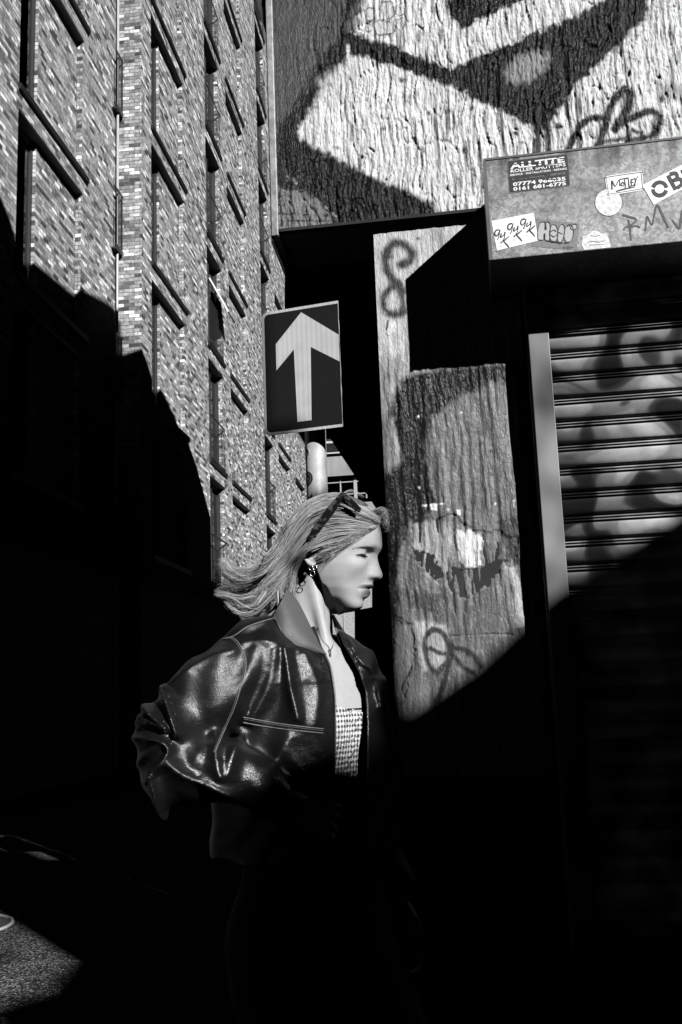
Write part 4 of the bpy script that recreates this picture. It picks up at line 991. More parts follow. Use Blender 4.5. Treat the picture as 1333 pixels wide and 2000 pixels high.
def head_field(P, want_tone=False):
    x = (P[0] - HC[0]) * hf[0] + (P[1] - HC[1]) * hf[1]; y = (P[0] - HC[0]) * hl[0] + (P[1] - HC[1]) * hl[1]; z = P[2] - HC[2]
    ya = np.abs(y); hxy = np.sqrt(x*x + y*y) + 1e-6; r = np.sqrt(hxy*hxy + z*z) + 1e-6
    ph = np.arctan2(z, hxy); ct = x / hxy; stt = ya / hxy
    fi = (ph - PH[0]) / (PH[1] - PH[0]); i0 = np.clip(fi.astype(np.int32), 0, len(PH) - 2); fr = np.clip(fi - i0, 0, 1)
    lk = lambda T: T[i0] * (1 - fr) + T[i0 + 1] * fr
    rb = lk(Rb); rk = lk(Rk); rs = lk(Rs_); rm = lk(Rm)
    front = x > 0
    n = np.where(front, 2.35, 2.1)
    R = ((np.abs(ct) / np.where(front, rb, rk))**n + (stt / rs)**n)**(-1 / n)
    zz_ = r * np.sin(ph); sg = np.interp(zz_, ZB, SG).astype(np.float32)
    fm = sstep(.02, .05, x)
    R = R + (rm - rb) * np.exp(-(ya / sg)**2.3) * fm
    G_ = lambda yc, zc, sy, sz: np.exp(-((ya - yc) / sy)**2 - ((zz_ - zc) / sz)**2) * fm
    R = R - .0066 * G_(.037, EB + .001, .018, .0095) - .0045 * G_(.023, EB + .004, .009, .009)      # eye socket
    R = R + .0018 * G_(.032, EB + .0135, .020, .0065)                                              # brow
    R = R + .0052 * G_(EYE_Y, EB + .0005, .0125, .0066)                                            # lid over the eye
    R = R - .0028 * G_(EYE_Y, EB + .0092, .0130, .0018)                                            # crease above the lid
    R = R - .0020 * G_(EYE_Y, EB - .0062, .0120, .0018)
    R = R + .0042 * G_(.048, EB - .024, .018, .014) - .0030 * G_(.050, _bm(1146), .014, .018)      # cheekbone, hollow
    R = R + .0045 * G_(.0125, _bm(1129), .0052, .0058) - .0020 * G_(.0185, _bm(1129), .0026, .006)    # wing of the nose
    R = R - .0030 * G_(.0265, _bm(1152.5), .006, .0035) - .0030 * np.exp(-(ya / .026)**4) * np.exp(-((zz_ - _bm(1152.6)) / .0014)**2) * fm
    R = R + .0015 * G_(.010, _bm(1147.5), .012, .0028) + .0022 * G_(.0, _bm(1161), .017, .0045)
    d = (r - R) * .8
    zl = np.interp(x, [-.2,-.03,-.0235,-.017,.001,.024,.048,.09], [_bm(1085),_bm(1098),_bm(1118),_bm(1140),_bm(1155),_bm(1173),_bm(1189),_bm(1200)]).astype(np.float32)
    e_ = np.maximum((zl - z) * .75, 0); d = smax(d, np.where(e_ > 0, ya - (.060 - 1.25 * e_), -1.), .005)
    ns = (np.sqrt((x - np.float32(NOSE[0]))**2 * .35 + (ya - .0062)**2 + (z - np.float32(NOSE[1]))**2) - .0032); d = smax(d, -ns, .0015)
    return d
_n = wp(737.5, 1135.6); NOSE = ((_n[0] - HC[0]) / math.cos(TH), _n[2] - HC[2])
def H3(x, y, z): return np.array([HC[0] + hf[0]*x + hl[0]*y, HC[1] + hf[1]*x + hl[1]*y, HC[2] + z])
def ear_field(P, s=1):
    X0, Z0 = -.031, _bm(1087)
    def E(u, v, o=0.): return H3(X0 + u * .9, s * (.0755 + o + .004 * (u < -.008)), Z0 + v * .85)
    hel = [E(.010,.004,.001), E(.013,.016,.004), E(.006,.027,.008), E(-.006,.029,.011), E(-.015,.021,.013), E(-.017,.006,.012), E(-.014,-.010,.009), E(-.006,-.022,.006), E(.002,-.028,.004), E(.008,-.022,.002)]
    d = chain(P, hel, [.003,.0032,.0035,.0035,.0035,.0033,.003,.0042,.0055,.003], .002)
    d = smin(d, chain(P, [E(-.002,.017,.006), E(-.008,.010,.008), E(-.0085,-.004,.007), E(-.002,-.013,.005), E(.004,-.016,.003)], [.002,.0028,.0028,.0025,.002], .003), .003)
    d = smin(d, chain(P, [E(.010,-.002,.003), E(.008,-.009,.004)], [.0032,.003]), .003)
    return smin(d, chain(P, [E(-.004,.016,-.001), E(-.005,-.012,-.001)], [.010,.008]), .006)

# ---- body
TT = math.radians(38); tf = np.array([math.cos(TT), -math.sin(TT)]); tl = np.array([-math.sin(TT), -math.cos(TT)])
TC = wp(596, 1300, .01)
def T3(x, y, b): return np.array([TC[0] + tf[0]*x + tl[0]*y, TC[1] + tf[1]*x + tl[1]*y, b])
def bz(y): return float(wp(620, y)[2])
def torso(P, hw, hd, xo=None, n=2.3):
    x = (P[0] - TC[0]) * tf[0] + (P[1] - TC[1]) * tf[1]; y = (P[0] - TC[0]) * tl[0] + (P[1] - TC[1]) * tl[1]; z = P[2]
    zs = np.array([bz(2300), bz(1900), bz(1780), bz(1640), bz(1500), bz(1400), bz(1330), bz(1270), bz(1230)])
    w = np.interp(z, zs, hw); h = np.interp(z, zs, hd); x = x - np.interp(z, zs, xo if xo is not None else [0]*9)
    k = ((np.abs(x) / h)**n + (np.abs(y) / w)**n)**(1/n)
    return (k - 1) * np.minimum(w, h), x, y, z
ELR = wp(334, 1430, -.20); SHR = T3(-.005, .150, bz(1292)); WRR = wp(535, 1552, -.20)
SHL = T3(-.012, -.118, bz(1300)); ELL = T3(-.03, -.155, bz(1560)); WRL = T3(.08, -.17, bz(1760))
HIPR = T3(0, .085, bz(1830)); HIPL = T3(0, -.085, bz(1830))
FZ = -OW[2]
KNR = T3(.07, .09, FZ + .48); ANR = T3(-.12, .08, FZ + .10); KNL = T3(.16, -.08, FZ + .50); ANL = T3(.26, -.08, FZ + .085)
def body_field(P, fine):
    d, x, y, z = torso(P, [.150,.160,.165,.130,.128,.140,.150,.135,.07], [.10,.105,.10,.088,.095,.108,.100,.085,.06], [0,0,.0,.0,.01,.012,.006,0,-.01])
    d = smax(d, (z - bz(1252)) + .42 * np.abs(y), .03)
    for s in (1, -1): d = smin(d, ellipsoid(P, T3(.072, s * .058, bz(1425)), (.045, .045, .050)), .03)
    d = smin(d, chain(P, [SHR, ELR, WRR], [.050, .038, .026], .02), .03)
    d = smin(d, chain(P, [SHL, ELL, WRL], [.050, .038, .026], .02), .03)
    nk0 = wp(604, 1140, .012); nk1 = wp(588, 1300, .015)
    nk = capsule(P, nk0, nk1, .0465, .056); d = smin(d, nk, .045)
    # the cords of the neck and the collar bones
    c0 = H3(-.040, .040, _bm(1135)); c1 = T3(.072, .012, bz(1280)); d = smin(d, capsule(P, c0, c1, .009, .008), .020)
    d = smin(d, capsule(P, T3(.078, .015, bz(1284)), T3(.03, .12, bz(1272)), .006, .007), .016)
    d = smin(d, capsule(P, T3(.078, -.015, bz(1284)), T3(.03, -.12, bz(1272)), .006, .007), .016)
    if not fine:
        d = smin(d, chain(P, [HIPR, KNR, ANR], [.085, .058, .040], .03), .04)
        d = smin(d, chain(P, [HIPL, KNL, ANL], [.085, .058, .040], .03), .04)
        d = smin(d, chain(P, [ANR, ANR + np.array([tf[0]*.11, tf[1]*.11, -.06])], [.038, .025]), .02)
        d = smin(d, chain(P, [ANL, ANL + np.array([tf[0]*.13, tf[1]*.13, -.05])], [.038, .025]), .02)
    h = head_field(P); d = smin(d, h, .012 if fine else .02)
    if fine:
        d = np.minimum(d, 1); d = smin(d, ear_field(P), .003); d = smin(d, ear_field(P, -1), .003)
    return d
def hand_field(P, W, dirv, nrm, s):
    """palm, four unequal bent fingers and a thumb from the side of the palm"""
    f = nz(dirv); n_ = np.array(nrm) - f * (np.array(nrm) @ f); n_ = nz(n_); l = np.cross(n_, f) * s
    def Q(u, v, w): return W + f*u + l*v + n_*w
    d = chain(P, [Q(-.02,0,0), Q(.02,0,0)], [.026,.024])
    for v in (-.028,-.010,.010,.027): d = smin(d, capsule(P, Q(.015, v*.6, 0), Q(.078, v, .001), .013, .0105), .010)
    for v, L in ((-.030,.062),(-.010,.074),(.011,.080),(.031,.072)):
        a = Q(.080, v, .002); b_ = Q(.080 + L*.42, v*1.05, .004 - L*.12); c = Q(.080 + L*.62, v*1.05, -.004 - L*.38); e = Q(.080 + L*.60, v*1.05, -.010 - L*.62)
        d = smin(d, chain(P, [a, b_, c, e], [.0095,.0088,.0080,.0068], .002), .003)
    d = smin(d, chain(P, [Q(.012,.024,-.004), Q(.042,.045,-.014), Q(.068,.050,-.026), Q(.088,.044,-.036)], [.014,.0115,.0098,.0078], .003), .008)
    return d
HDR = nz(wp(640, 1600, -.16) - WRR); FAD = nz(WRR - ELR)
def hands(P):
    return np.minimum(hand_field(P, WRR + HDR*.025, HDR, (-.2, -.75, .6), 1), hand_field(P, WRL + np.array([.0,.0,-.03]), nz(np.array([.25*tf[0], .25*tf[1], -.95])), (tl[0]*-1, tl[1]*-1, 0), -1))
def full_field(P): return smin(body_field(P, False), hands(P), .012)

ZCUT = bz(1385)
Vh, Fh = surface_nets(lambda P: body_field(P, True), (-.16, -.17, ZCUT - .001), (.13, .15, .245), .0019)
Vb, Fb = surface_nets(full_field, (-.50, -.34, FZ - .005), (.42, .46, ZCUT + .0015), .0075)
def crop_faces(V, Fq, keep):
    Fq = Fq[keep[Fq].all(1)]; u, inv = np.unique(Fq, return_inverse=True); return V[u], inv.reshape(Fq.shape)
Vb2, Fb2 = Vb, Fb
def skin_tone(V):
    x = (V[:,0]-HC[0])*hf[0] + (V[:,1]-HC[1])*hf[1]; y = np.abs((V[:,0]-HC[0])*hl[0] + (V[:,1]-HC[1])*hl[1]); z = V[:,2]-HC[2]
    t = np.full(len(V), .36)
    fr = (x > .045)
    G = lambda yc, zc, sy, sz: np.exp(-((y-yc)/sy)**2 - ((z-zc)/sz)**2)
    lips = np.maximum(np.exp(-(y/.0235)**4) * np.exp(-((z-_bm(1148.6))/.0038)**4), np.exp(-(y/.0205)**4) * np.exp(-((z-_bm(1160))/.0062)**4)) * (x > .055)
    t = t * (1 - .82 * lips)
    t = t * (1 - .70 * np.exp(-(y/.0235)**4) * np.exp(-((z-_bm(1148.6))/.0038)**4) * (x > .05))
    mouth = np.exp(-(y/.026)**6) * np.exp(-((z-_bm(1152.8))/.0011)**2) * (x > .05); t = t * (1 - .8 * mouth)
    # eyebrow: rises from the nose, falls at the temple
    yb = np.interp(y, [.016,.026,.040,.053,.062], [EB+.0065,EB+.0090,EB+.0120,EB+.0112,EB+.0080])
    wb = np.interp(y, [.013,.019,.034,.050,.062], [.0008,.0038,.0032,.0018,.0005])
    brow = sstep(1.5, .5, np.abs(z-yb)/wb) * (y > .013) * (y < .063) * fr; t = t * (1 - .78 * brow)
    t = t * (1 - .45 * G(.026, EB+.0055, .009, .0055) * fr) * (1 - .25 * G(.034, EB-.008, .012, .004) * fr) * (1 - .35 * G(.041, EB+.0070, .014, .0016) * fr)
    al = np.exp(-((y-.0410)/.0110)**4) * np.exp(-((z-(EB-.0046))/.0026)**4) * fr; t = t * (1 - al) + .22 * al
    ir = np.exp(-((y-.0375)/.0055)**4) * np.exp(-((z-(EB-.0043))/.0032)**4) * fr; t = t * (1 - ir) + .012 * ir
    t = t * (1 - .12 * G(.052, EB-.042, .02, .012))
    return t
Vall = np.concatenate([Vh, Vb2]); Fall = np.concatenate([Fh, Fb2 + len(Vh)])
def skin_material():
    m = mat('skin', .5, .5, attr='tone', spec=.35, bump=.035, bscale=420, var=.07, vscale=40)
    b = m.node_tree.nodes['Principled BSDF']; b.inputs['Subsurface Weight'].default_value = .1; b.inputs['Subsurface Radius'].default_value = (.003, .003, .003); b.inputs['Subsurface Scale'].default_value = 1
    return m
SKIN = skin_material()
feet = toW([[0, .05, 0]])[0]
woman = empty('person', (feet[0], feet[1], 0), 'person in a black leather jacket and gingham top walking past with an arm bent back', 'person')
body = mesh_obj('body', toW(Vall), Fall[:, ::-1], SKIN, woman, True, {'tone': skin_tone(Vall)})
from mathutils.bvhtree import BVHTree
def bvh(V, Fq): return BVHTree.FromPolygons([tuple(v) for v in V], [tuple(int(i) for i in f) for f in Fq])
body_bvh = bvh(toW(Vh), Fh)
def cast(tree, x, y, off=0.):
    r = ray(x, y); h = tree.ray_cast(Vector(CAM), Vector(r)); 
    return None if h[0] is None else np.array(h[0]) - r * off

# ---- jacket: a loose leather shell with folds where the sleeve bunches
def c6(x, y): return (240 + x / 2.38, 1180 + y / 2.38)
folds = [  # (polyline in the photograph, half width in pixels, height in metres)
 ([c6(560,235), c6(470,255), c6(380,310), c6(270,388)], 15, .010), ([c6(268,388), c6(300,450), c6(330,520), c6(352,580)], 8, .022),
 ([c6(200,390), c6(165,400), c6(150,430), c6(220,490), c6(305,553)], 8, .020), ([c6(60,520), c6(120,500), c6(200,520), c6(300,560)], 7, .014),
 ([c6(95,560), c6(92,580), c6(130,600), c6(210,598), c6(285,608), c6(322,640), c6(300,690), c6(255,735), c6(226,776)], 8, .020),
 ([c6(92,575), c6(110,548), c6(160,535), c6(215,537)], 6, .014), ([c6(290,620), c6(200,680), c6(130,740), c6(60,810)], 9, .012),
 ([c6(248,750), c6(262,820), c6(268,880), c6(285,945)], 9, .022), ([c6(320,690), c6(380,740), c6(460,780), c6(560,830)], 11, .014),
 ([c6(420,700), c6(450,640), c6(500,560)], 13, .004),
 ([c6(650,215), c6(625,330), c6(590,430), c6(610,520)], 20, .007), ([c6(775,225), c6(790,330), c6(805,420), c6(830,520)], 12, .011),
 ([c6(865,245), c6(905,340), c6(915,430), c6(905,540)], 16, .007), ([c6(735,230), c6(720,330), c6(690,420), c6(640,520)], 15, .007),
 ([c6(590,590), c6(575,660), c6(555,740)], 13, .008), ([c6(500,590), c6(505,670), c6(525,750)], 11, .009), ([c6(800,600), c6(760,660), c6(725,720)], 16, .005),
 ([c6(600,200), c6(660,190), c6(740,200)], 12, .006), ([c6(515,150), c6(600,125), c6(700,75)], 12, .006),
 ([c6(1050,160), c6(1100,260), c6(1170,330), c6(1200,480)], 8, .012),
]
PXM = 1.0 / F_ * ((OW - CAM) @ E2)
def jacket_field(P):
    d, x, y, z = torso(P, [.22,.22,.215,.205,.200,.200,.197,.175,.12], [.165,.165,.16,.150,.146,.142,.132,.115,.09], [0,0,0,0,.0,.0,-.002,-.012,-.02], 2.5)
    d = smax(d, -y - .150, .03)
    d = smax(d, (z - bz(1212)) + .30 * np.abs(y), .035)
    d = smax(d, -(z - bz(1660)), .01)
    d = smin(d, chain(P, [SHR + np.array([.01,0,.005]), (SHR + ELR)/2 + np.array([0,0,.004]), ELR + np.array([-.002,0,.0])], [.076,.068,.053], .03), .03)
    d = smin(d, chain(P, [ELR, wp(345, 1500, -.21), (ELR + WRR)/2 + np.array([0,-.01,-.012]), WRR - FAD*.045, WRR + FAD*.002], [.053,.058,.050,.040,.034], .02), .02)
    d = smin(d, chain(P, [SHL, ELL, WRL], [.062,.058,.046], .03), .03)
    # creases: pushed out of the side that faces the street
    A = np.broadcast_to(P[0], np.broadcast(P[0], P[2]).shape)[:, 0, :]; B = np.broadcast_to(P[2], np.broadcast(P[0], P[2]).shape)[:, 0, :]
    Q = np.stack([A.ravel(), B.ravel()], 1); disp = np.zeros(len(Q))
    for ln, hw, amp in folds:
        L_ = [ab(*p) for p in smooth_line(ln, 5)]; dd = (d_line(Q, L_) + .0008 * np.sin(Q[:, 0] * 190 + 3 * np.sin(Q[:, 1] * 120)) * np.sin(Q[:, 1] * 160)) / (hw * PXM)
        disp = np.maximum(disp, amp * 1.2 * np.exp(-1.35 * (np.sqrt(dd * dd + .12) - .346)) + disp * .35)
    disp = disp * (.22 + .78 * sstep(float(ab(285, 1400)[0]), float(ab(345, 1400)[0]), Q[:, 0]))
    disp = disp.reshape(A.shape)[:, None, :]
    cd = np.interp(P[0], [-.34, -.22, -.13], [-.19, -.165, -.02]); nearside = sstep(.022, -.035, P[1] - cd)
    d = d - disp * nearside
    wv = .0035 * np.sin(P[0]*61 + 2.1*np.sin(P[2]*23)) * np.sin(P[2]*34 + 1.7*np.sin(P[0]*29+1)); d = d - wv
    outer = d; inner = d + .011
    sh = smax(outer, -inner, .002)
    # open front
    op = sd_poly(Q, [ab(*p) for p in ((592,1150),(630,1266),(646,1300),(655,1360),(657,1420),(655,1520),(652,1640),(648,1760),(700,1760),(716,1500),(716,1420),(713,1350),(700,1312),(672,1262),(652,1205),(655,1150))]).reshape(A.shape)[:, None, :]
    sh = smax(sh, -np.maximum(op, -(x - .03)), .003)
    hole = np.sqrt((x + .005)**2 * 1.0 + (y)**2) - .078; sh = smax(sh, -np.maximum(hole, -(z - bz(1265))), .004)
    rl_ = P[2] - (WRL[2] + .005); rq = np.sqrt((P[0]-WRL[0])**2 + (P[1]-WRL[1])**2); sh = smax(sh, np.where(rq < .09, -rl_, -1), .003)
    return sh
Vj, Fj = surface_nets(jacket_field, (-.48, -.36, bz(1800)), (.27, .34, .03), .0031)
def leather(name='black_leather', val=.005, rough=.35):
    m = bpy.data.materials.new(name); m.use_nodes = True; t = m.node_tree; N = t.nodes; L = t.links; b = N['Principled BSDF']
    tc = N.new('ShaderNodeTexCoord'); v = N.new('ShaderNodeTexVoronoi'); v.inputs['Scale'].default_value = 260; v.feature = 'DISTANCE_TO_EDGE'
    mp = N.new('ShaderNodeMapping'); mp.inputs['Scale'].default_value = (1, 1, 1.9); mp.inputs['Rotation'].default_value = (.2, .3, .2); L.new(tc.outputs['Object'], mp.inputs['Vector']); L.new(mp.outputs[0], v.inputs['Vector'])
    n = N.new('ShaderNodeTexNoise'); n.inputs['Scale'].default_value = 42; n.inputs['Detail'].default_value = 6; L.new(mp.outputs[0], n.inputs['Vector'])
    ad = N.new('ShaderNodeMath'); ad.operation = 'MULTIPLY_ADD'; ad.inputs[1].default_value = 3.0; L.new(n.outputs['Fac'], ad.inputs[0]); L.new(v.outputs['Distance'], ad.inputs[2])
    bu = N.new('ShaderNodeBump'); bu.inputs['Distance'].default_value = .0006; bu.inputs['Strength'].default_value = .7; L.new(ad.outputs[0], bu.inputs['Height']); L.new(bu.outputs[0], b.inputs['Normal'])
    n2 = N.new('ShaderNodeTexNoise'); n2.inputs['Scale'].default_value = 9; n2.inputs['Detail'].default_value = 5; L.new(tc.outputs['Object'], n2.inputs['Vector'])
    r = N.new('ShaderNodeMapRange'); r.inputs['From Min'].default_value = .3; r.inputs['From Max'].default_value = .7; r.inputs['To Min'].default_value = rough - .08; r.inputs['To Max'].default_value = rough + .12
    L.new(n2.outputs['Fac'], r.inputs['Value']); L.new(r.outputs[0], b.inputs['Roughness'])
    b.inputs['Base Color'].default_value = (val, val, val, 1); b.inputs['Specular IOR Level'].default_value = .5
    return m
LEA = leather()
jkt = mesh_obj('leather_jacket', toW(Vj), Fj[:, ::-1], LEA, woman, True)
jb = bvh(toW(Vj), Fj)
STI = mat('worn_seam_edge', .13, .6, var=.4, vscale=120)
def on_jacket(pts, off=.001):
    P = [cast(jb, x, y, off) for x, y in pts]; P = [p for p in P if p is not None]
    return np.array(P)
def seam(name, ln, r=.0010, n=10, stitch=False):
    pts = smooth_line(ln, n); P = on_jacket(pts)
    if len(P) < 4: return
    keep = [P[0]]
    for p in P[1:]:
        if np.linalg.norm(p - keep[-1]) < .05: keep.append(p)
    if len(keep) < 4: return
    q = MB(); q.tube(keep, r, 6); s_ = q.build(name, STI if not stitch else LEA, jkt, True)
    return np.array(keep)
def stitches(ln, gap=3.2, off=(0, 0), ln_px=1.8):
    pts = smooth_line(ln, 30); L_ = np.concatenate([[0], np.cumsum(np.linalg.norm(np.diff(pts, axis=0), axis=1))]); q = MB()
    for s in np.arange(2, L_[-1] - 2, gap):
        a = [np.interp(s, L_, pts[:, k]) + off[k] for k in (0, 1)]; b_ = [np.interp(s + ln_px, L_, pts[:, k]) + off[k] for k in (0, 1)]
        A_, B_ = cast(jb, *a, .0012), cast(jb, *b_, .0012)
        if A_ is None or B_ is None or np.linalg.norm(A_ - B_) > .02: continue
        q.tube([A_, B_], .0007, 5)
    if q.v: tag(q.build('stitching', STI, jkt), kind='stuff')
arm_seam = [c6(445,168), c6(505,155), c6(545,190), c6(572,262), c6(566,335), c6(545,400), c6(520,480), c6(480,570), c6(428,690)]
yoke = [c6(560,526), c6(640,540), c6(760,560), c6(935,580)]; yoke2 = [c6(560,550), c6(640,565), c6(760,582), c6(935,600)]
seam('seam', arm_seam); stitches(arm_seam, off=(-3.5, 1)); seam('seam', yoke, .0010); seam('seam', yoke2, .0010); stitches([(x, y + 3.4) for x, y in yoke])
seam('seam', [c6(430,170), c6(510,150), c6(580,105), c6(650,80), c6(705,65)], .0010)
# collar: two flaps of softer, paler leather
COLM = leather('collar_leather', .07, .6)
def sheet(name, rows, m, parent, n=14, th=.0032, bulge=.006):
    R_ = [smooth_line([wp(*p) for p in r_], n) for r_ in rows]; k = min(len(r_) for r_ in R_); R_ = [r_[np.linspace(0, len(r_)-1, k).astype(int)] for r_ in R_]
    S_ = smooth_line(np.array(R_).reshape(len(R_), -1), 8).reshape(-1, k, 3); a = len(S_)
    S_[:, :, 1] -= (np.sin(np.linspace(0, math.pi, a))[:, None] * bulge)
    idx = np.arange(a * k).reshape(a, k); Fq = np.stack([idx[:-1,:-1], idx[1:,:-1], idx[1:,1:], idx[:-1,1:]], -1).reshape(-1, 4)
    o = mesh_obj(name, toW(S_.reshape(-1, 3)), Fq, m, parent, True); md = o.modifiers.new('thick', 'SOLIDIFY'); md.thickness = th; md.offset = 0
    return o, S_
inner_ = [(560,1150,-.070), (579,1172,-.072), (595,1201,-.080), (612,1236,-.085), (635,1276,-.085)]
outer_ = [(536,1200,-.115), (547,1226,-.135), (559,1249,-.140), (592,1268,-.135), (636,1281,-.100)]
col_near, Sn = sheet('collar', [inner_, [((a[0]+b[0])/2+2, (a[1]+b[1])/2, (a[2]+b[2])/2 - .012) for a, b in zip(inner_, outer_)], outer_], COLM, jkt)
q = MB(); q.tube(toW(Sn[-1] + np.array([0, -.001, 0])), .0013, 6); q.build('collar_edge', STI, jkt, True)
col_far, Sf = sheet('collar', [[(650,1203,.03), (658,1240,.02), (672,1275,.0), (700,1318,-.01)], [(651,1200,.05), (668,1228,.06), (692,1262,.05), (727,1308,.03)]], leather('far_collar_leather', .05, .5), jkt, bulge=.008)
# zip along the near front edge
zp = smooth_line([(637,1280), (648,1310), (655,1360), (656,1420), (655,1500)], 40); L_ = np.concatenate([[0], np.cumsum(np.linalg.norm(np.diff(zp, axis=0), axis=1))]); q = MB()
ZIPM = mat('zip_metal', .4, .35, metal=.8)
for s in np.arange(0, L_[-1], 2.4):
    x_, y_ = [np.interp(s, L_, zp[:, k]) for k in (0, 1)]; p = cast(jb, x_ - 3, y_, .002)
    if p is None: continue
    p = p + E1 * .003; q.box((p[0]-.0016, p[1]-.001, p[2]-.0007), (p[0]+.0016, p[1]+.001, p[2]+.0007))
if q.v: tag(q.build('zip', ZIPM, jkt), kind='stuff')

# ---- gingham top
def top_field(P):
    d = body_field(P, True); A = P[0]; z = P[2]
    sh = smax(d - .0035, -(d + .0), .001)
    x = (P[0] - TC[0]) * tf[0] + (P[1] - TC[1]) * tf[1]; y = (P[0] - TC[0]) * tl[0] + (P[1] - TC[1]) * tl[1]
    neck = bz(1392) + .018 * np.cos(y * 40) * 0 + .012 * np.clip(np.abs(y + .02) / .06, 0, 1.5)**1.5
    return smax(smax(sh, z - neck, .001), -(z - bz(1640)), .001)
Vt, Ft = surface_nets(top_field, (-.22, -.2, bz(1650)), (.13, .22, bz(1340)), .0032)
def gingham():
    m = bpy.data.materials.new('gingham'); m.use_nodes = True; t = m.node_tree; N = t.nodes; L = t.links; b = N['Principled BSDF']
    tc = N.new('ShaderNodeTexCoord'); mp = N.new('ShaderNodeMapping'); mp.inputs['Rotation'].default_value = (0, 0, -.66 + math.atan2(E1[1], E1[0]) * 0)
    L.new(tc.outputs['Object'], mp.inputs['Vector']); sx = N.new('ShaderNodeSeparateXYZ'); L.new(mp.outputs[0], sx.inputs[0]); o_ = []
    for ax_ in (0, 2):
        mu = N.new('ShaderNodeMath'); mu.operation = 'MULTIPLY'; mu.inputs[1].default_value = 2*math.pi/(.0098 if ax_ else .0085); L.new(sx.outputs[ax_], mu.inputs[0])
        si = N.new('ShaderNodeMath'); si.operation = 'SINE'; L.new(mu.outputs[0], si.inputs[0]); g_ = N.new('ShaderNodeMath'); g_.operation = 'GREATER_THAN'; g_.inputs[1].default_value = 0; L.new(si.outputs[0], g_.inputs[0]); o_.append(g_)
    ad = N.new('ShaderNodeMath'); ad.operation = 'ADD'; L.new(o_[0].outputs[0], ad.inputs[0]); L.new(o_[1].outputs[0], ad.inputs[1])
    r = N.new('ShaderNodeMapRange'); r.inputs['From Max'].default_value = 2; r.inputs['To Min'].default_value = .70; r.inputs['To Max'].default_value = .03; L.new(ad.outputs[0], r.inputs['Value']); L.new(r.outputs[0], b.inputs['Base Color'])
    n = N.new('ShaderNodeTexNoise'); n.inputs['Scale'].default_value = 45; L.new(tc.outputs['Object'], n.inputs['Vector']); bu = N.new('ShaderNodeBump'); bu.inputs['Distance'].default_value = .012; L.new(n.outputs['Fac'], bu.inputs['Height']); L.new(bu.outputs[0], b.inputs['Normal'])
    b.inputs['Roughness'].default_value = .9
    return m
gt = mesh_obj('gingham_top', toW(Vt), Ft[:, ::-1], gingham(), woman, True)
# ---- trousers and shoes (in deep shade)
def trousers(P):
    d, x, y, z = torso(P, [.150,.165,.170,.140,.138,.150,.160,.15,.08], [.11,.115,.112,.098,.1,.11,.1,.09,.07], [0]*9)
    d = smax(smax(d, z - bz(1660), .01), -(z - bz(1930)), .02)
    d = smin(d, chain(P, [HIPR, KNR, ANR], [.105,.085,.085], .03), .04); d = smin(d, chain(P, [HIPL, KNL, ANL], [.105,.085,.085], .03), .04)
    return smax(d, -(z - (FZ + .06)), .004)
Vp, Fp = surface_nets(trousers, (-.4, -.35, FZ), (.42, .46, bz(1640)), .011)
mesh_obj('trousers', toW(Vp), Fp[:, ::-1], mat('dark_trousers', .02, .9, bump=.3, bscale=80), woman, True)
SHOE = mat('black_shoe', .02, .4)
for an in (ANR, ANL):
    f3 = np.array([tf[0], tf[1], 0]); zf = FZ + .003
    def shoe(P, an=an):
        d = chain(P, [np.array([an[0], an[1], zf + .05]) - f3*.03, np.array([an[0], an[1], zf + .045]) + f3*.07, np.array([an[0], an[1], zf + .034]) + f3*.17], [.046,.044,.034], .02)
        return smax(d, -(P[2] - zf), .006)
    lo = np.array([an[0]-.26, an[1]-.26, FZ - .002]); Vs, Fs_ = surface_nets(shoe, lo, lo + np.array([.52, .52, .13]), .006); mesh_obj('shoe', toW(Vs), Fs_[:, ::-1], SHOE, woman, True)

# ---- lashes, eye
def face_pt(y, z, off=.0006):
    """a point on the near side of the face at lateral y and height z"""
    lo = H3(.14, y, z); o_ = toW([lo])[0]; dr = toW([H3(0, y, z)])[0] - o_; h = body_bvh.ray_cast(Vector(o_), Vector(nz(dr)))
    return np.array(h[0]) - nz(dr) * off if h[0] is not None else None
LASH = mat('lash', .01, .6)
q = MB()
for s in (1, -1):
    L1 = [face_pt(s * y, EB - z) for y, z in ((.028,.0050),(.033,.0030),(.039,.0020),(.047,.0020),(.056,.0034))]; L1 = [p for p in L1 if p is not None]
    if len(L1) > 3:
        q.tube(smooth_line(L1, 5), np.interp(np.linspace(0, 1, (len(L1)-1)*5+1), [0, .3, .8, 1], [.0008, .0017, .0016, .0005]), 6)
        for p in smooth_line(L1, 5)[2:]:
            q.tube([p, p + toW([H3(.006, s*.002, -.0035)])[0] - toW([H3(0, 0, 0)])[0]], [.0004, .0001], 4)
q.build('eyelashes', LASH, woman, True)
# ---- earring and necklace
GOLD = mat('polished_metal', .75, .2, metal=1)
q = MB(); ec = H3(-.031, .084, _bm(1115))
for (cx_, cz_, rr, pl_) in ((0, 0, .0038, 0), (.008, .001, .0038, 0), (.003, -.011, .0045, 0)):
    q.tube(toW([ec + np.array([math.cos(a)*rr + cx_, -.002, math.sin(a)*rr*1.2 + cz_]) for a in np.linspace(0, 6.4, 18)]), .0008, 6)
q.build('earring', GOLD, woman, True)
q = MB(); npx = smooth_line([(622,1225), (630,1248), (641,1262), (646,1270), (650,1262), (654,1245)], 8)
for x_, y_ in npx:
    p = cast(body_bvh, x_, y_, .0015)
    if p is not None: q.tube([p - ZZ*.0006, p + ZZ*.0006], [.0008, .0008], 5)
for x_, y_, s_ in ((645,1272,.004), (646,1279,.003)):
    p = cast(body_bvh, x_, y_, .004)
    if p is not None: q.box(p - s_*np.array([.6,.3,1]), p + s_*np.array([.6,.3,1]))
if q.v: q.build('necklace', GOLD, woman)
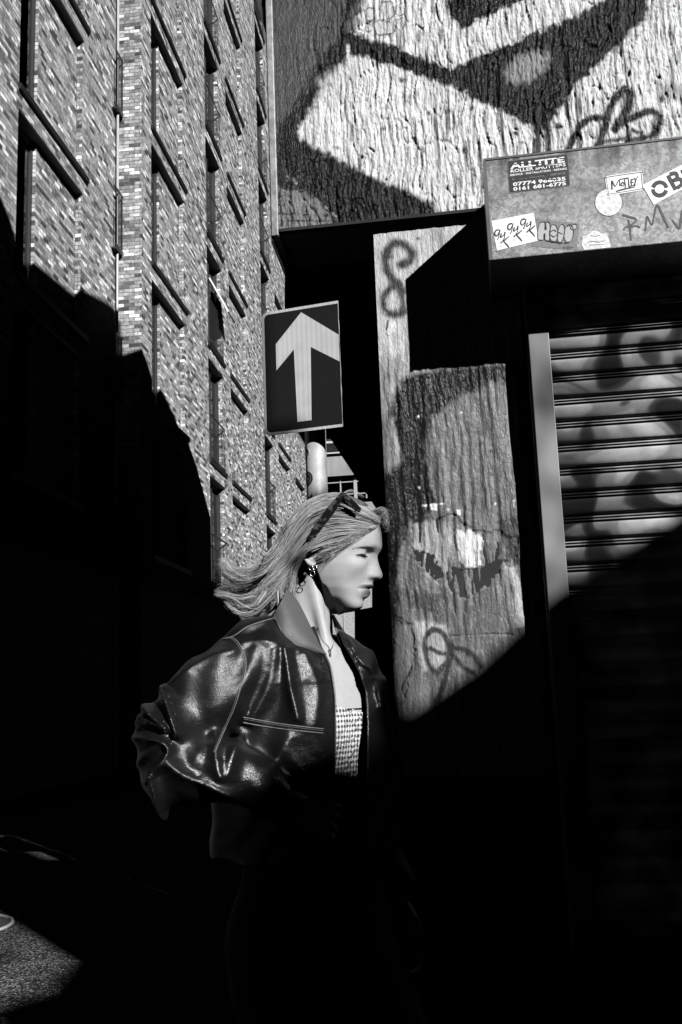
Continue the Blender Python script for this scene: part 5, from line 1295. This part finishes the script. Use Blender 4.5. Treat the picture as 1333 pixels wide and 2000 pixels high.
# ------------------------------------------------------------------ hair
RH = np.random.RandomState(5)
def head_depth(x, y, far=False):
    p = cast(body_bvh, x, y)
    if p is None: return None
    return float((p - OW) @ E2)
g_px = [
 [(738,1006),(716,990),(692,977),(662,967),(630,971),(600,984),(575,1012),(558,1046),(540,1076),(515,1102),(487,1117),(457,1112),(438,1092)],
 [(743,1012),(716,996),(685,984),(650,977),(615,987),(586,1014),(565,1048),(545,1083),(515,1112),(482,1126),(452,1120),(433,1097)],
 [(744,1019),(712,1006),(680,996),(646,992),(612,1004),(585,1033),(563,1068),(540,1098),(508,1125),(476,1139),(450,1134),(438,1112)],
 [(741,1026),(705,1017),(672,1011),(640,1011),(608,1027),(583,1056),(560,1088),(532,1117),(500,1140),(470,1151),(445,1146),(425,1152)],
 [(733,1031),(698,1027),(665,1025),(635,1031),(606,1049),(582,1077),(558,1105),(530,1132),(498,1155),(468,1168),(440,1166),(424,1160)],
 [(716,1036),(688,1037),(660,1039),(632,1047),(606,1064),(585,1088),(562,1115),(538,1142),(512,1166),(484,1178),(458,1176),(448,1168)],
 [(703,1042),(676,1046),(650,1052),(626,1060),(602,1072),(583,1094),(567,1125),(549,1152),(526,1178),(498,1194),(474,1197),(456,1186)],
 [(690,1048),(664,1054),(642,1058),(618,1065),(594,1078),(577,1102),(569,1134),(561,1160),(552,1180),(530,1196),(500,1204),(478,1200)],
 [(680,1054),(662,1058),(641,1062),(617,1068),(591,1080),(574,1106),(570,1138),(566,1162),(562,1183),(566,1192),(574,1190),(578,1178)],
 [(672,1060),(655,1064),(636,1066),(612,1071),(587,1084),(572,1112),(566,1142),(556,1166),(549,1186),(556,1203),(562,1200),(574,1192)],
]
LAY = len(g_px); NP = 26
def resample(P, n):
    P = smooth_line(P, 8); L_ = np.concatenate([[0], np.cumsum(np.linalg.norm(np.diff(P, axis=0), axis=1))]); s = np.linspace(0, L_[-1], n)
    return np.stack([np.interp(s, L_, P[:, k]) for k in range(P.shape[1])], 1)
guides = []
for gi, g in enumerate(g_px):
    P = resample(np.array(g, float), NP); dep = []
    for i, (x, y) in enumerate(P):
        d = head_depth(x, y) if x > 556 else None
        dep.append(d if d is not None else np.nan)
    dep = np.array(dep); tt = np.arange(NP)
    if gi == 0: dep[:] = np.nan
    base_d = np.interp(gi / (LAY - 1), [0, .12, .4, 1], [0.0, -.035, -.07, -.075])
    last = np.nan
    for i in range(NP):
        if np.isnan(dep[i]): dep[i] = base_d if np.isnan(last) else last * .86 + (-.02) * .14 - .000
        last = dep[i]
    dep = np.convolve(np.pad(dep, 2, 'edge'), np.ones(5) / 5, 'valid')
    lift = .006 + .006 * np.sin(np.linspace(0, math.pi, NP)); dep = dep - lift
    guides.append(np.stack([P[:, 0], P[:, 1], dep], 1))
guides = np.array(guides)
cid = []
def strands(n, gset, jit=(2.0, 2.2, .006), thin=1., tmax=None, full=False, seed=0, clump=140):
    r = np.random.RandomState(seed); out = []
    cl = r.rand(clump) * (len(gset) - 1.001); coff = r.randn(clump, 3) * np.array([2.2, 2.2, .006]); cw = r.rand(clump, 4) * 6.28; clen = .66 + .34 * r.rand(clump); ctone = r.rand(clump)
    amp = r.rand(clump) ** 2 * 5 + 1.2
    for k in range(n):
        c = r.randint(clump); cid.append(ctone[c] * .65 + r.rand() * .35); u = np.clip(cl[c] + r.randn() * .22, 0, len(gset) - 1.001); i = int(u); f = u - i
        G_ = gset[i] * (1 - f) + gset[i + 1] * f
        t = np.linspace(0, 1, NP)
        off = coff[c][None] * (.45 if full else 1.) * (t[:, None] ** .8 * 1.3 + .2) + r.randn(3)[None] * np.array(jit) * (.35 + t[:, None] * 1.1)
        wav = np.stack([np.sin(t * 9 + cw[c, 0]) * amp[c], np.sin(t * (6 + 4 * cw[c, 3] / 6) + cw[c, 1]) * amp[c] * 1.2, np.sin(t * 10 + cw[c, 2]) * .0014 * amp[c]], 1) * (t[:, None] ** 1.3)
        L_ = clen[c] * (.85 + .15 * r.rand()) if not full else .97 + .03 * r.rand(); s0 = r.rand() * .10 if r.rand() < .6 else r.rand() * .45
        tt = np.linspace(s0, max(L_, s0 + .3), NP); tt = np.clip(tt, 0, 1)
        Q = G_ + off + wav; Q = np.stack([np.interp(tt, t, Q[:, j]) for j in range(3)], 1)
        out.append(Q)
    return out
S_all = strands(15000, guides, seed=1, clump=500)
S_all += strands(2200, guides[:3], jit=(1.2, 1.4, .004), seed=21, clump=160, full=True) + strands(900, guides[3:5], jit=(1.5, 1.6, .005), seed=22, clump=90, full=True) + strands(800, guides[8:10], jit=(1.2, 1.4, .004), seed=23, clump=60, full=True)
far_g = guides.copy(); far_g[:, :, 2] = -far_g[:, :, 2] * .9 + .01
S_far = strands(2500, far_g, seed=2)
tones_main = list(cid)
# curls over the forehead and stray hairs
curl = []
for gl in ([(728,1010),(738,1002),(748,1000),(755,1008),(757,1018),(750,1026),(742,1022)], [(722,1006),(734,996),(744,994),(750,1002),(746,1012),(738,1014)], [(730,1016),(742,1010),(752,1014),(758,1022),(754,1030),(746,1030)]):
    P = resample(np.array(gl, float), NP); curl.append(np.concatenate([P, np.full((NP, 1), -.03)], 1))
S_curl = strands(260, np.array(curl), jit=(2.2, 2.2, .012), seed=3, clump=20)
stray = []
for a_, b_, c_, d_ in (((560,1060),(520,1100),(486,1095),(455,1080)), ((545,1150),(500,1190),(455,1170),(420,1155)), ((650,975),(672,963),(690,958),(712,970)), ((600,985),(560,1020),(530,1075),(500,1100)),
      ((560,1170),(530,1200),(500,1215),(470,1206))):
    P = resample(np.array([a_, b_, c_, d_], float), NP); stray.append(np.concatenate([P, np.full((NP, 1), -.095)], 1))
for loop in ([(520,1150),(500,1178),(470,1185),(452,1172),(446,1160)], [(530,1165),(505,1190),(478,1198),(455,1190),(440,1176)], [(540,1090),(515,1118),(480,1130),(450,1118),(435,1098),(430,1100)],
             [(555,1160),(560,1190),(562,1196),(572,1196),(578,1186)], [(548,1150),(550,1186),(560,1202),(572,1202),(580,1190)], [(500,1160),(470,1166),(440,1160),(424,1156)]):
    P = resample(np.array(loop, float), NP)
    for q_ in range(10): stray.append(np.concatenate([P + RH.randn(2)[None] * 3, np.full((NP, 1), -.07 - .02 * RH.rand())], 1))
S_st = []
for i, s in enumerate(stray):
    for k in range(7): S_st.append(s + RH.randn(3)[None] * np.array([2.0, 2.0, .004]) * np.linspace(.2, 1, NP)[:, None])
baby = []
for gl in ([(738,1030),(722,1036),(700,1044),(672,1054),(640,1066)], [(722,1036),(706,1044),(684,1056),(660,1066),(630,1074)], [(706,1042),(690,1052),(668,1064),(645,1072),(616,1080)], [(690,1050),(672,1063),(655,1073),(636,1080),(604,1090)], [(676,1060),(660,1072),(650,1084),(640,1096),(630,1106)]):
    P = resample(np.array(gl, float), NP); dp = np.array([head_depth(x, y) or -.07 for x, y in P]); dp = np.convolve(np.pad(dp, 2, 'edge'), np.ones(5)/5, 'valid'); baby.append(np.concatenate([P, (dp - np.linspace(.0015, .010, NP))[:, None]], 1))
S_baby = strands(900, np.array(baby), jit=(3.5, 2.2, .0015), seed=9, clump=200)
def hair_object(name, ss, m, r0, parent, tones=None):
    hc = bpy.data.hair_curves.new(name); hc.add_curves([NP] * len(ss))
    A = np.array(ss).reshape(-1, 3)
    # photograph point + depth -> her frame -> world, one vectorised step
    v = np.stack([A[:, 0] - CX, -(A[:, 1] - CY), np.full(len(A), -F_)], 1) @ WM.T
    t = ((OW - CAM) @ E2 + A[:, 2]) / (v @ E2); P = CAM + v * t[:, None] - wloc(parent)
    hc.points.foreach_set('position', P.astype(np.float32).ravel())
    rad = np.tile(np.interp(np.linspace(0, 1, NP), [0, .1, .75, 1], [.6, 1, .85, .2]), len(ss)) * r0 * np.repeat(.7 + .6 * RH.rand(len(ss)), NP)
    at = hc.attributes.get('radius') or hc.attributes.new('radius', 'FLOAT', 'POINT'); at.data.foreach_set('value', rad.astype(np.float32))
    ta = hc.attributes.new('tone', 'FLOAT', 'CURVE'); ta.data.foreach_set('value', np.asarray(tones if tones is not None else RH.rand(len(ss)), np.float32))
    hc.materials.append(m); o = bpy.data.objects.new(name, hc); return link(o, parent)
def hair_mat():
    m = bpy.data.materials.new('blonde_hair'); m.use_nodes = True; t = m.node_tree; N = t.nodes; L = t.links; b = N['Principled BSDF']
    hi = N.new('ShaderNodeAttribute'); hi.attribute_name = 'tone'; r = N.new('ShaderNodeMapRange'); r.inputs['To Min'].default_value = .07; r.inputs['To Max'].default_value = .70
    p_ = N.new('ShaderNodeMath'); p_.operation = 'POWER'; p_.inputs[1].default_value = 1.6; L.new(hi.outputs['Fac'], p_.inputs[0]); L.new(p_.outputs[0], r.inputs['Value'])
    L.new(r.outputs[0], b.inputs['Base Color']); b.inputs['Roughness'].default_value = .42; b.inputs['Specular IOR Level'].default_value = .5
    return m
HM = hair_mat()
hair = hair_object('hair', S_all + S_far, HM, .00031, woman, tones_main)
hair_object('hairline', S_baby, HM, .00022, woman)
hair_object('stray_hair', S_curl + S_st, HM, .00026, woman)
# scalp under the strands
def scalp(P):
    h = head_field(P) - .004
    x = (P[0]-HC[0])*hf[0] + (P[1]-HC[1])*hf[1]; z = P[2]-HC[2]; y = (P[0]-HC[0])*hl[0] + (P[1]-HC[1])*hl[1]
    cut = np.minimum(x - (.012 + .9 * np.maximum(z - .02, -.01) + .10 * 0), 99)
    line = x - np.interp(z, [-.12, -.05, -.005, .02, .045, .07, .09, .12], [-.08, -.07, -.06, -.02, .02, .055, .072, .09]).astype(np.float32)
    return smax(h, line, .004)
Vc, Fc = surface_nets(scalp, (HC[0]-.13, HC[1]-.1, HC[2]-.12), (HC[0]+.12, HC[1]+.1, HC[2]+.13), .004)
mesh_obj('scalp_hair', toW(Vc), Fc[:, ::-1], mat('hair_roots', .07, .7, var=.4, vscale=60, stretch=(1, 1, 3)), woman, True)

# ------------------------------------------------------------------ sunglasses pushed up on the hair
def tortoise():
    m = mat('tortoiseshell', .02, .22, spec=.5, var=.0); t = m.node_tree; N = t.nodes; L = t.links; b = N['Principled BSDF']
    tc = N.new('ShaderNodeTexCoord'); n = N.new('ShaderNodeTexNoise'); n.inputs['Scale'].default_value = 90; n.inputs['Detail'].default_value = 1; L.new(tc.outputs['Object'], n.inputs['Vector'])
    r = N.new('ShaderNodeMapRange'); r.inputs['From Min'].default_value = .5; r.inputs['From Max'].default_value = .62; r.inputs['To Min'].default_value = .004; r.inputs['To Max'].default_value = .05; L.new(n.outputs['Fac'], r.inputs['Value']); L.new(r.outputs[0], b.inputs['Base Color'])
    return m
TOR = tortoise()
sg0 = toW([wp(665, 990, -.03)])[0]
glasses = empty('sunglasses', tuple(sg0), 'dark tortoiseshell sunglasses pushed up on top of the walking person\'s hair', 'sunglasses')
def plate_px(name, pts, d0, d1, m, parent):
    q = MB(); A_ = [toW([wp(x, y, d0)])[0] for x, y in pts]; q.prism(A_, E2 * (d1 - d0)); return q.build(name, m, parent, bevel=.0012)
plate_px('temple_arm', [(599,1054),(604,1044),(622,1015),(648,981),(667,961),(675,967),(668,978),(652,1003),(634,1026),(616,1050),(606,1056)], -.103, -.095, TOR, glasses)
plate_px('temple_arm', [(604,1050),(628,1012),(655,975),(664,972),(642,1008),(610,1054)], .070, .075, TOR, glasses)
frame_l = [(667,961),(674,962),(690,974),(706,992),(705,997),(698,996),(686,988),(675,978),(668,968)]
plate_px('front_frame', frame_l, -.101, -.093, TOR, glasses); plate_px('front_frame', frame_l, .066, .072, TOR, glasses)
plate_px('brow_bar', [(668,961),(674,962),(678,968),(672,968)], -.086, .066, TOR, glasses)
plate_px('lower_rim', [(700,990),(706,992),(705,997),(699,996)], -.086, .066, TOR, glasses)
for dd in ((-.084, -.012), (.0, .064)): plate_px('lens', [(675,965.5),(676.5,965),(702,991),(700.5,992)], dd[0], dd[1], mat('dark_lens', .01, .08), glasses)
